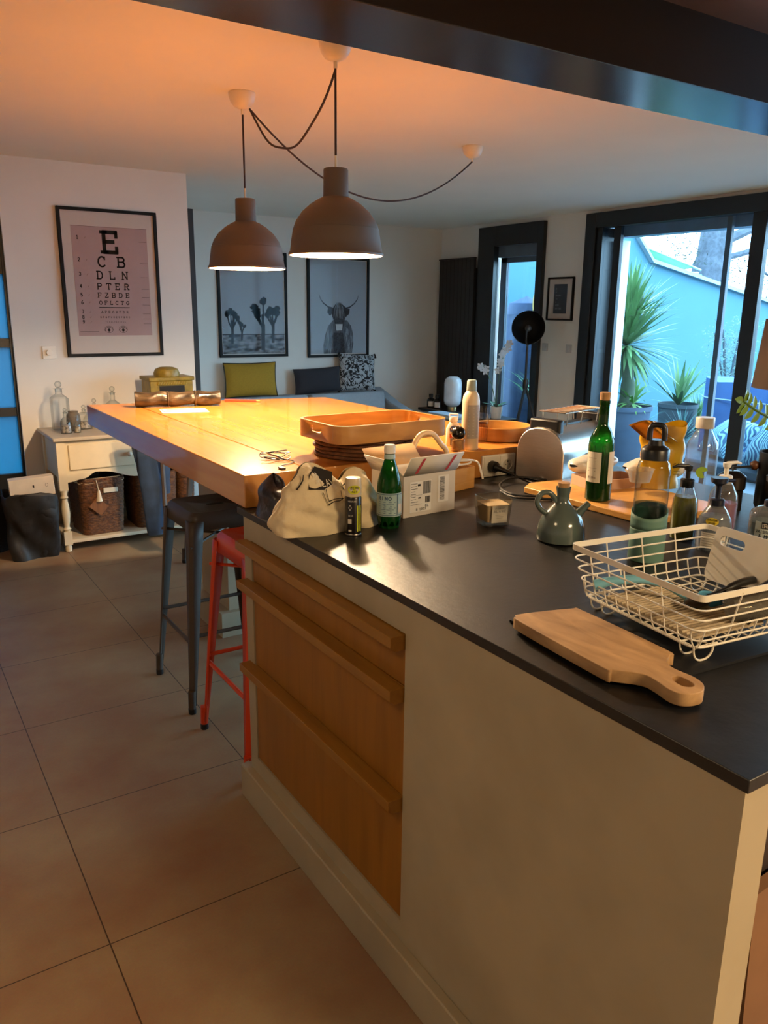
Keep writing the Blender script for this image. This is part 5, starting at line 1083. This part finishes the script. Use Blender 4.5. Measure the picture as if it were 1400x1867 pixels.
# bags on the floor
m_bag = M('black_washable_paper', '#120e0b', .6, var=.15, scale=8, bump=.3)
def floorbag(label, x, y, w, d, h, rz, seed, mat):
    o = T('paper_bag', label, 'bag', (x, y, 0.001), rz=rz); rr = random.Random(seed)
    ph = [rr.uniform(0, 6) for _ in range(6)]
    def f(u, v):
        a = 2*pi*u; s_ = .78+.30*v; cx = abs(cos(a))**.5*(1 if cos(a) > 0 else -1); cy = abs(sin(a))**.5*(1 if sin(a) > 0 else -1)
        k_ = (1-v)*.035+.012
        x_ = w*s_*cx+k_*sin(3*a+v*3+ph[0])*.5+.006*sin(v*11+ph[1]+5*cx); y_ = d*s_*cy+k_*cos(2*a+v*4+ph[2])*.5+.007*sin(v*11+ph[3]+4*cx)
        return (x_, y_, h*v*(1+.03*sin(a*3+ph[4])))
    q = MB(); q.grid(56, 24, f, True); q.add([f(i/56, 0) for i in range(56)], [tuple(range(56))[::-1]])
    q.build('bag_body', mat, o, solid=.003, displace=.02)
    return o
fb1 = floorbag('crumpled black bag on the floor holding a white box, beside the side table', .735, 5.12, .145, .10, .41, radians(-4), 4, m_bag)
fb2 = floorbag('second black bag behind, at the left edge beside the glazed door', .50, 5.36, .14, .10, .36, radians(12), 9, m_bag)
wx = T('white_box', 'flat white device box sticking up out of the black bag', 'box', (.755, 5.10, .30), rz=radians(-3), ); wx.rotation_euler = (0, radians(-3), radians(-3))
MB().box(-.125, .125, -.04, .04, 0, .205).build('box_body', M('white_gloss_card', '#d9cbb5', .4), wx, bevel=.002)
k = Ink(flat((0, -.04, 0), (1, 0, 0), (0, 0, 1)), .0008); k.rect(.003, .012, .145, .160).line([(-.105, .118), (-.095, .118)], .002); k.done('black_mark', m_blk, wx); Ink(flat((0, -.04, 0), (1, 0, 0), (0, 0, 1)), .0008).line(arc(.082, .153, .008, .010, 0, 360, 12), .002).done('round_mark', MC['grey_ink'], wx)
# jeans over a hanging bar of the stool behind
je = T('jeans', 'faded blue jeans hanging down beside the wicker baskets', 'jeans', (1.36, 4.78, .0), rz=0)
q = MB(); q.grid(40, 22, lambda u, v: (.075*(1-.35*v)*cos(2*pi*u)*(1+.18*sin(6*pi*u+v*4))+.055*v-.02, .035*sin(2*pi*u)+.008*sin(9*v+6*u), .80-.67*v), True); q.build('jeans_leg', M('denim', '#22344c', .85, var=.3, scale=10, bump=.4), je, displace=.012)
q = MB(); q.grid(40, 16, lambda u, v: (.06*cos(2*pi*u)*(1+.12*sin(6*pi*u+v*4))+.085, .035*sin(2*pi*u)+.03, .80-.42*v), True); q.build('jeans_leg', MC['denim'], je, displace=.012)
q = MB(); q.tube([(1.435, 4.70, .0), (1.45, 4.76, .83)], .014, 8).tube([(1.92, 4.70, .0), (1.88, 4.76, .83)], .014, 8).tube([(1.30, 4.76, .83), (1.90, 4.76, .83)], .012, 8).tube([(1.44, 4.72, .30), (1.90, 4.72, .30)], .008, 8)
tr_ = tag(q.build('clothes_rail', m_gun), 'dark metal valet rail carrying the jeans under the table end', 'rail')
bn = T('steel_bin', 'cylindrical brushed steel bin seen under the wooden table', 'bin', (2.02, 5.35, 0)); MB().lathe([(.001, 0), (.10, 0), (.10, .42), (.001, .42)], 40, cap=False).build('bin_body', m_steel, bn); MB().lathe([(.102, .42), (.102, .45), (.09, .47), (.001, .475)], 40, cap=False).build('lid', m_blk, bn)
# light switch
sw = T('light_switch', 'white square dimmer switch on the wall left of the eye chart', 'light switch', (1.008, 5.5995, 1.215), rot=(pi/2, 0, 0)); MB().rbox(-.041, .041, -.041, .041, 0, .009, .003).build('plate', m_wp, sw, bevel=.002); MB().lathe([(.020, .009), (.020, .020), (.018, .022), (.001, .022)], 30, cap=False).lathe([(.024, .0092), (.026, .0105), (.024, .0105)], 30, cap=False).build('dimmer_knob', m_wp, sw)
for i, (yy, lab) in enumerate(((5.51, 'small white wall switch to the right under the little frame'), (5.83, 'faint white wall socket under the little frame, nearer the narrow window'))):
    w_ = T('wall_switch', lab, 'light switch', (5.6395, yy, 1.17), rot=(pi/2, 0, -pi/2)); MB().rbox(-.038, .038, -.038, .038, 0, .008, .003).build('plate', M('wall_grey_plastic', '#b9b9b9', .5), w_, bevel=.002); MB().lathe([(.017, .008), (.016, .0105), (.001, .0105)], 24, cap=False).build('button', MC['wall_grey_plastic'], w_)
# ================================================================ FRAMES
m_frm = M('black_frame_wood', '#0a0807', .6, spec=.25); m_passe = M('passepartout', '#d9cfc6', .8, var=.01)
m_fgl = glassy('picture_glass', '#fbfbfb', edge='#f6f6f6', ior=1.12)
def frame(name, label, loc, rot, w, h, fw=.016, dep=.022, glass=True):
    """local x right, y up, z out of the wall"""
    o = T(name, label, 'picture', loc, rot=rot); q = MB()
    q.box(-w/2, w/2, -h/2, -h/2+fw, 0, dep); q.box(-w/2, w/2, h/2-fw, h/2, 0, dep); q.box(-w/2, -w/2+fw, -h/2+fw, h/2-fw, 0, dep); q.box(w/2-fw, w/2, -h/2+fw, h/2-fw, 0, dep)
    q.build('frame', m_frm, o, bevel=.0015); MB().box(-w/2+fw, w/2-fw, -h/2+fw, h/2-fw, .002, .010).build('passepartout', m_passe, o)
    if glass: MB().box(-w/2+fw, w/2-fw, -h/2+fw, h/2-fw, .0165, .018).build('glass', m_fgl, o)
    return o
ZF = lambda z0: (lambda u, v, h: (u, v, z0+h))
ec = frame('eye_chart_poster', 'framed pinkish eye test chart with rows of black letters and two eyes', (1.440, 5.5995, 1.6535), (pi/2, 0, 0), .634, .939, .020)
pw, ph_, cx_, cy_ = .485, .69, .005, .012
MB().box(cx_-pw/2, cx_+pw/2, cy_-ph_/2, cy_+ph_/2, .0103, .0112).build('printed_chart', M('pink_chart_paper', '#bb9f9c', .8, var=.02), ec)
MB().box(cx_-pw/2-.002, cx_+pw/2+.002, cy_+ph_/2, cy_+ph_/2+.002, .0103, .0116).build('mount_edge', M('brown_mount_edge', '#6b5348', .8), ec)
k = Ink(ZF(.0114), .0003); yt = cy_+ph_/2; colx = cx_+.0
def row(t, v0, v1, wid, sw_=.17, serif=True, wide=1.0):
    h = (v1-v0)*ph_; n = len(t); y0 = yt-v1*ph_; gw_ = h*.8*wide
    adv = (wid-gw_)/(n-1) if n > 1 else 0; u = colx-wid/2
    for i, ch in enumerate(t):
        ox = u+i*adv if n > 1 else colx-gw_/2
        for pl_ in G.get(ch, []): k.line([(ox+x*h*wide, y0+y*h) for x, y in pl_], h*sw_)
        if serif:
            for pl_ in serifs(ch, G.get(ch, [])): k.line([(ox+x*h*wide, y0+y*h) for x, y in pl_], h*sw_*.85)
row('E', .043, .224, .125, .20, wide=1.05); row('CB', .268, .358, .175, .17); row('DLN', .402, .470, .20, .17); row('PTER', .513, .566, .205, .18); row('FZBDE', .600, .641, .205, .18); row('OFLCTG', .675, .708, .195, .17)
k.line([(colx-.098, yt-.736*ph_), (colx+.098, yt-.736*ph_)], .006)
row('AFEOKFDR', .768, .787, .175, .2); row('DFGTVOESFBRC', .820, .834, .195, .22, False); row('TEPOLFDZKCVN', .868, .877, .13, .22, False)
for i, (n_, v) in enumerate(zip('123456789', (.10, .30, .43, .54, .62, .69, .775, .825, .87))):
    for pl_ in G[n_]: k.line([(cx_-pw/2+.030+x*.017, yt-v*ph_-.0105+y*.021) for x, y in pl_], .0042)
    k.line([(cx_+pw/2-.055, yt-v*ph_-.012), (cx_+pw/2-.005, yt-v*ph_-.012)], .0018)
k.line([(cx_-pw/2+.01, yt-.962*ph_), (cx_-pw/2+.13, yt-.962*ph_)], .0018)
for s_ in (-1, 1):
    ex = colx+s_*.047; ey = yt-.95*ph_
    k.line(arc(ex, ey-.008, .030, .026, 160, 20, 10), .003).line(arc(ex, ey+.010, .029, .026, 200, 340, 10), .0022).line(arc(ex, ey-.006, .033, .034, 150, 30, 10), .0022).ell(ex, ey+.001, .009, .010).line([(ex-.03, ey), (ex-.02, ey)], .003)
k.done('printed_letters', M('chart_ink', '#1e1712', .8), ec)
k = Ink(ZF(.0114), .0003)
for v in (.11, .31, .44, .55, .63, .70, .785, .835, .88): k.line([(cx_-pw/2+.080, yt-v*ph_), (cx_-pw/2+.087, yt-v*ph_+.010)], .003)
k.done('faint_marks', M('faint_ink', '#93756b', .8), ec)
# desert trees poster
RW = (pi/2, 0, 0)
dt = frame('desert_poster', 'framed black and white photograph of spiky desert trees above the yellow cushion', (3.315, 7.5795, 1.54), RW, .742, 1.02, .027)
MB().box(-.335, .335, -.475, .475, .0103, .0112).build('sky_print', M('grey_sky_print', '#a4a8b0', .8, var=.01), dt)
MB().box(-.335, .335, -.475, -.285, .0114, .0116).build('desert_ground', M('desert_scrub_print', '#1d1d20', .8, alt='#9a9aa0', scale=13, stretch=(1, 2.2, 1)), dt)
k = Ink(ZF(.0117), .0003); k.line([(-.335, -.287), (.335, -.287)], .008)
def joshua(x, y0, h, br):
    k.taper([(x, y0), (x+.006, y0+h*.5), (x-.002, y0+h*.72)], .030*h/.4+.006, .018*h/.4+.004)
    for dx, dy in br:
        k.taper([(x, y0+h*.45), (x+dx*.7, y0+h*(.45+dy*.25)), (x+dx, y0+h*dy)], .016*h/.4+.004, .012*h/.4+.003)
        for _ in range(3): k.ell(x+dx+random.uniform(-.008, .008), y0+h*dy+random.uniform(-.008, .018), .026*h/.4+.004, .024*h/.4+.004, 22, .45)
joshua(-.235, -.37, .30, ((-.045, .93), (.035, .88), (-.01, 1.0), (.055, .78), (.02, .95))); joshua(-.135, -.34, .17, ((-.02, .95), (.03, .75), (0, .85)))
joshua(.095, -.43, .46, ((-.085, .88), (-.05, .72), (.012, 1.0), (-.07, .80))); joshua(.205, -.36, .34, ((-.06, .78), (.05, .97), (.0, .85), (.055, .82), (-.03, .92)))
k.ell(-.25, -.30, .02, .018, 14, .4).ell(.02, -.30, .015, .014, 12, .4)
k.done('tree_silhouettes', M('photo_black', '#222226', .8, var=.3, scale=60), dt)
# highland cow poster
hc = frame('cow_poster', 'framed black and white photograph of a long-haired horned cow above the sofa', (4.293, 7.5795, 1.525), RW, .748, 1.03, .027)
MB().box(-.34, .34, -.478, .478, .0103, .0112).build('backdrop_print', M('pale_grey_print', '#a9afb8', .8, var=.01), hc)
k = Ink(ZF(.0114), .0003); k.poly([(-.185, -.478), (-.19, -.40), (-.165, -.28), (-.13, -.19), (-.07, -.13), (.10, -.13), (.15, -.19), (.175, -.27), (.18, -.38), (.16, -.478)]).done('cow_body', M('cow_grey', '#6f7278', .8, alt='#44464b', scale=40, stretch=(3, .5, 1)), hc)
k = Ink(ZF(.0118), .0003); k.poly([(-.06, -.26), (.05, -.26), (.08, -.478), (-.07, -.478)]).poly([(-.085, -.02), (-.03, .045), (.02, .05), (.09, -.0), (.085, -.09), (.06, -.16), (.045, -.235), (-.04, -.235), (-.05, -.16), (-.08, -.09)]).poly([(-.085, -.01), (-.13, .0), (-.14, -.05), (-.11, -.085), (-.075, -.06)]).poly([(.09, -.01), (.135, -.01), (.13, -.06), (.085, -.10), (.075, -.05)])
for s_ in (-1, 1): k.taper([(.003+s_*.085, -.005), (.003+s_*.13, .005), (.003+s_*.19, .045), (.003+s_*.225, .09), (.003+s_*.237, .125)], .016, .005)
k.done('cow_head_and_horns', M('cow_dark', '#3a3b40', .8, var=.4, scale=50), hc)
k = Ink(ZF(.0122), .0003); rr = random.Random(3)
for i in range(46):
    x = rr.uniform(-.055, .06); k.taper([(x*.5, .048), (x*.9, .0), (x*1.15+rr.uniform(-.01, .01), -.06-rr.uniform(0, .06))], .0035, .0015)
for i in range(40):
    x = rr.choice((rr.uniform(-.18, -.075), rr.uniform(.085, .17))); y = rr.uniform(-.42, -.20); k.taper([(x, y), (x+rr.uniform(-.012, .012), y-.06)], .004, .0015)
k.done('light_hair_strands', M('cow_light', '#9c9ea3', .8), hc)
Ink(ZF(.0126), .0003).poly([(-.042, -.17), (.045, -.17), (.04, -.235), (-.03, -.238)]).done('pale_muzzle', M('muzzle_white', '#d2d2d2', .8), hc)
# little frame on the window wall
lf = frame('framed_print', 'small black frame with a dark typographic print beside the narrow window', (5.6395, 5.6575, 1.627), (pi/2, 0, -pi/2), .338, .40, .016)
MB().box(-.085, .085, -.135, .135, .0103, .0112).build('dark_print', M('charcoal_print', '#3c434d', .8), lf); k = Ink(ZF(.0116), .0003)
for i, t in enumerate(('E', 'V', 'ERYDAY', 'IS', 'A', 'GOOD', 'DAYTOBE')): k.text(t, -.06, .085-i*.030, .013, .003, sp=.9)
k.done('print_letters', M('pale_print', '#aab2ba', .8), lf)
# ================================================================ LIVING AREA
m_sofa = M('blue_grey_fabric', '#8e979e', .9, var=.04, scale=40, bump=.1)
sf = T('sofa', 'long pale blue-grey sofa under the two posters on the back wall', 'sofa', (0, 0, 0))
MB().box(2.1, 4.80, 6.70, 7.50, .06, .30).build('sofa_base', m_sofa, sf, bevel=.02); MB().box(2.1, 4.72, 7.36, 7.56, .30, .64).build('back_frame', m_sofa, sf, bevel=.02)
for a, b_ in ((2.12, 3.74), (3.76, 4.66)):
    MB().box(a, b_, 6.72, 7.14, .302, .44).build('seat_cushion', m_sofa, sf, bevel=.03)
    q = MB(); q.M = Matrix.Translation((0, 7.14, .30)) @ Matrix.Rotation(radians(-10), 4, 'X'); q.box(a, b_, .0, .16, .0, .375); q.build('back_cushion', m_sofa, sf, bevel=.04, seg=4)
q = MB(); q.prism([(6.70, 0), (6.70, .42), (7.15, .52), (7.56, .66), (7.56, 0)], 0, .14); q.M = Matrix(); q.build('armrest', m_sofa, sf, bevel=.02).matrix_local = Matrix.Translation((4.68, 0, .02)) @ Matrix(((0, 0, 1, 0), (1, 0, 0, 0), (0, 1, 0, 0), (0, 0, 0, 1)))
for nm in range(2): MB().lathe([(.02, 0), (.02, .06)], 12, c=((2.2, 4.7)[nm], 6.8, 0)).build('leg', m_blk, sf)
pillow('cushion', 'mustard yellow rectangular cushion with dark piping under the desert poster', 'cushion', (3.225, 7.48, .812), (radians(-6), 0, radians(-1)), .56, .34, .13, M('mustard_fabric', '#a37c1e', .9, var=.05, scale=60, bump=.15), M('dark_piping', '#2a2a22', .8))
pillow('cushion', 'plain black cushion between the yellow and the patterned cushion', 'cushion', (3.985, 7.48, .777), (radians(-6), radians(-2), 0), .56, .27, .13, M('black_fabric', '#26242a', .9))
def floral():
    m = bpy.data.materials.new('leafy_print'); m.use_nodes = True; nt = m.node_tree; N = nt.nodes; L = nt.links; b = N['Principled BSDF']
    tc = N.new('ShaderNodeTexCoord'); nz = N.new('ShaderNodeTexNoise'); nz.inputs['Scale'].default_value = 16; nz.inputs['Detail'].default_value = 3; nz.inputs['Distortion'].default_value = 2.5
    cr = N.new('ShaderNodeValToRGB'); cr.color_ramp.elements[0].position = .47; cr.color_ramp.elements[0].color = lin('#17181b'); cr.color_ramp.elements[1].position = .52; cr.color_ramp.elements[1].color = lin('#a9aeb2')
    L.new(tc.outputs['Object'], nz.inputs[0]); L.new(nz.outputs[0], cr.inputs[0]); L.new(cr.outputs[0], b.inputs['Base Color']); b.inputs['Roughness'].default_value = .9; return m
pf = pillow('cushion', 'black and white leaf-print cushion with corner tassels at the right end of the sofa', 'cushion', (4.47, 7.48, .845), (radians(-8), radians(3), radians(-4)), .44, .40, .14, floral())
for sx_ in (-1, 1):
    for sz_ in (-1, 1): MB().sphere((sx_*.215, 0, sz_*.195), .013, 10, 8).lathe([(.007, 0), (.016, -.035), (.001, -.036)], 10, c=(sx_*.222, 0, sz_*.195), cap=False).build('tassel', M('black_yarn', '#101012', .9), pf)
# chaise / low table with cloth
ch_ = T('daybed', 'low pale grey daybed between the sofa and the black bench', 'daybed', (0, 0, 0)); MB().box(4.86, 5.14, 5.75, 7.2, .05, .43).build('daybed_base', M('daybed_grey', '#8f9699', .8), ch_, bevel=.03)
fc = T('folded_cloth', 'pale blue folded cloth lying on the grey daybed', 'cloth', (4.98, 6.55, .432)); MB().rbox(-.10, .10, -.20, .20, 0, .045, .03).build('cloth_fold', M('pale_blue_cloth', '#a9bccb', .9, bump=.2), fc, bevel=.015)
nb = T('low_bench', 'black low bench in front of the tall dark radiator', 'bench', (0, 0, 0)); MB().box(5.16, 5.50, 6.02, 7.30, .42, .45).build('bench_top', m_black, nb, bevel=.004)
for y in (6.05, 7.24):
    MB().box(5.18, 5.22, y, y+.04, 0, .42).build('leg', m_black, nb); MB().box(5.44, 5.48, y, y+.04, 0, .42).build('leg', m_black, nb)
gp = T('globe_lamp', 'unlit white capsule-shaped table lamp on the black bench', 'table lamp', (5.30, 6.85, .451)); MB().lathe([(.001, .045), (.05, .047), (.085, .075), (.095, .115), (.095, .30), (.085, .34), (.05, .368), (.001, .37)], 40, cap=False).build('glass_globe', M('opal_glass', '#dfe7ee', .2), gp); MB().lathe([(.001, 0), (.05, 0), (.05, .04), (.045, .05)], 30, cap=False).build('lamp_base', M('brass_base', '#8a7a55', .3, .8), gp)
for i, (yy, lab) in enumerate(((7.22, 'left of the two small dark bottles on the black bench'), (7.10, 'right of the two small dark bottles on the black bench'))):
    db = T('small_bottle', lab, 'bottle', (5.28, yy, .451)); MB().lathe([(.001, 0), (.042, 0), (.044, .004), (.044, .085), (.03, .10), (.02, .105), (.02, .115), (.024, .118), (.024, .15), (.001, .15)], 24, cap=False).build('bottle_body', m_blk, db); wraplabel(db, .0445, face_cam(5.28, yy), .032, .015, .07, MC['label_white'])
# orchid
oc = T('orchid', 'white orchid with two tall flower stems in front of the narrow window', 'orchid', (5.32, 6.15, .451)); MB().lathe([(.001, 0), (.05, 0), (.065, .12), (.06, .12), (.055, .10), (.001, .10)], 24, cap=False).build('pot', m_wp, oc)
s1 = smooth_path([(0, 0, .1), (.01, .0, .35), (.0, -.06, .60), (-.02, -.16, .74)], 6); s2 = smooth_path([(0, .0, .1), (-.01, .06, .3), (-.02, .14, .45), (-.03, .20, .52)], 6)
MB().tube(s1, .004, 6).build('flower_stem', MC['green_stem'], oc); MB().tube(s2, .004, 6).build('flower_stem', MC['green_stem'], oc)
m_pet = M('white_petals', '#dfe9f2', .6)
def flower(mb, p, s_, seed):
    rr = random.Random(seed); a0 = rr.uniform(0, 6); n = Vector((-1, -1, .1)).normalized(); u = n.orthogonal().normalized(); w = n.cross(u)
    for i in range(5):
        a = a0+i*2*pi/5; d = u*cos(a)+w*sin(a); t = n.cross(d); mb.add([tuple(Vector(p)), tuple(Vector(p)+d*s_*.6+t*s_*.35+n*.005), tuple(Vector(p)+d*s_+n*.002), tuple(Vector(p)+d*s_*.6-t*s_*.35+n*.005)], [(0, 1, 2, 3)])
for j, (st_, zs) in enumerate(((s1, range(9, 19)), (s2, range(12, 19)))):
    for i in zs:
        if i % 2 and j: continue
        q = MB(); p = st_[min(i, len(st_)-1)]; flower(q, p+Vector((-.01, random.uniform(-.03, .03), random.uniform(-.02, .02))), .042, i); q.build('bloom', m_pet, oc)
q = MB()
for a in range(5): leaf(q, (0, 0, .11), (cos(a*1.3), sin(a*1.3), .4), .16, .025)
q.build('leaves', MC['strap_leaf'], oc)
# tripod studio lamp
tl = T('tripod_lamp', 'black studio-style tripod floor lamp with a round reflector', 'floor lamp', (5.30, 5.72, 0))
for i, a in enumerate((200, 320, 80)):
    MB().tube([(0, 0, .82), (.26*cos(radians(a)), .26*sin(radians(a)), .0085)], .011, 8).build('leg', m_blk, tl)
MB().tube([(0, 0, .74), (0, 0, 1.20)], .012, 10).lathe([(.02, .78), (.026, .80), (.026, .86), (.018, .88)], 16).build('pole', m_blk, tl)
rf = MB(); rf.M = Matrix.Translation((0, -.0, 1.36)) @ Matrix.Rotation(radians(-42), 4, 'Z') @ Matrix.Rotation(radians(82), 4, 'X')
rf.lathe([(.155, .02), (.158, .0), (.150, -.03), (.115, -.085), (.06, -.12), (.03, -.13), (.03, -.18), (.001, -.18)], 44, cap=False); rf.lathe([(.152, .015), (.112, -.078), (.055, -.110), (.001, -.118)], 44, cap=False); rf.build('reflector', m_blk, tl)
q = MB(); q.M = rf.M.copy(); q.sphere((0, 0, -.06), .035, 16, 12); q.build('lamp_bulb', M('unlit_bulb', '#4a4a4c', .15), tl)
MB().tube(smooth_path([(-.12, -.11, 1.36), (-.11, -.10, 1.24), (0, 0, 1.195), (.11, .10, 1.24), (.12, .11, 1.36)], 6), .008, 8).build('yoke', m_blk, tl)
# radiator
rd = T('radiator', 'tall flat black vertical radiator in the corner left of the narrow window', 'radiator', (0, 0, 0)); q = MB()
for i in range(9): q.box(5.575, 5.60, 6.905+i*.069, 6.905+i*.069+.064, .18, 2.05)
q.build('panels', M('matt_black_radiator', '#1b1b1e', .45), rd, bevel=.002); MB().box(5.60, 5.637, 6.92, 6.95, .3, 1.95).box(5.60, 5.637, 7.47, 7.50, .3, 1.95).box(5.565, 5.60, 6.90, 7.525, 2.05, 2.062).build('brackets', m_blk, rd)
# floor lamp with paper shade at right edge
fl_ = T('floor_lamp', 'floor lamp with a tan tapered paper shade cut off by the right edge', 'floor lamp', (3.36, 1.915, 0)); MB().lathe([(.19, 1.20), (.165, 1.49)], 48, cap=False).build('lamp_shade', M('tan_paper_shade', '#786659', .9, var=.03), fl_, solid=.003); MB().tube([(0, 0, .02), (0, 0, 1.47)], .01, 10).build('pole', m_blk, fl_); MB().lathe([(.001, 0), (.14, 0), (.14, .02), (.001, .022)], 36, cap=False).build('base', m_blk, fl_)
q = MB()
for i in range(3): q.tube([(0, 0, 1.46), (.164*cos(i*2.1), .164*sin(i*2.1), 1.48)], .003, 6)
q.build('shade_ring', m_blk, fl_)
# fixtures of the lights behind the camera
kf = T('ceiling_light', 'flat white kitchen ceiling light behind the viewpoint', 'ceiling light', (1.75, -1.5, 2.335)); MB().box(-.47, .47, -.19, .19, .012, .054).build('housing', m_wp, kf)
hf = T('ceiling_light', 'square white ceiling light to the left of the viewpoint', 'ceiling light', (-.75, .9, 2.345)); MB().box(-.27, .27, -.27, .27, .005, .044).build('housing', m_wp, hf)
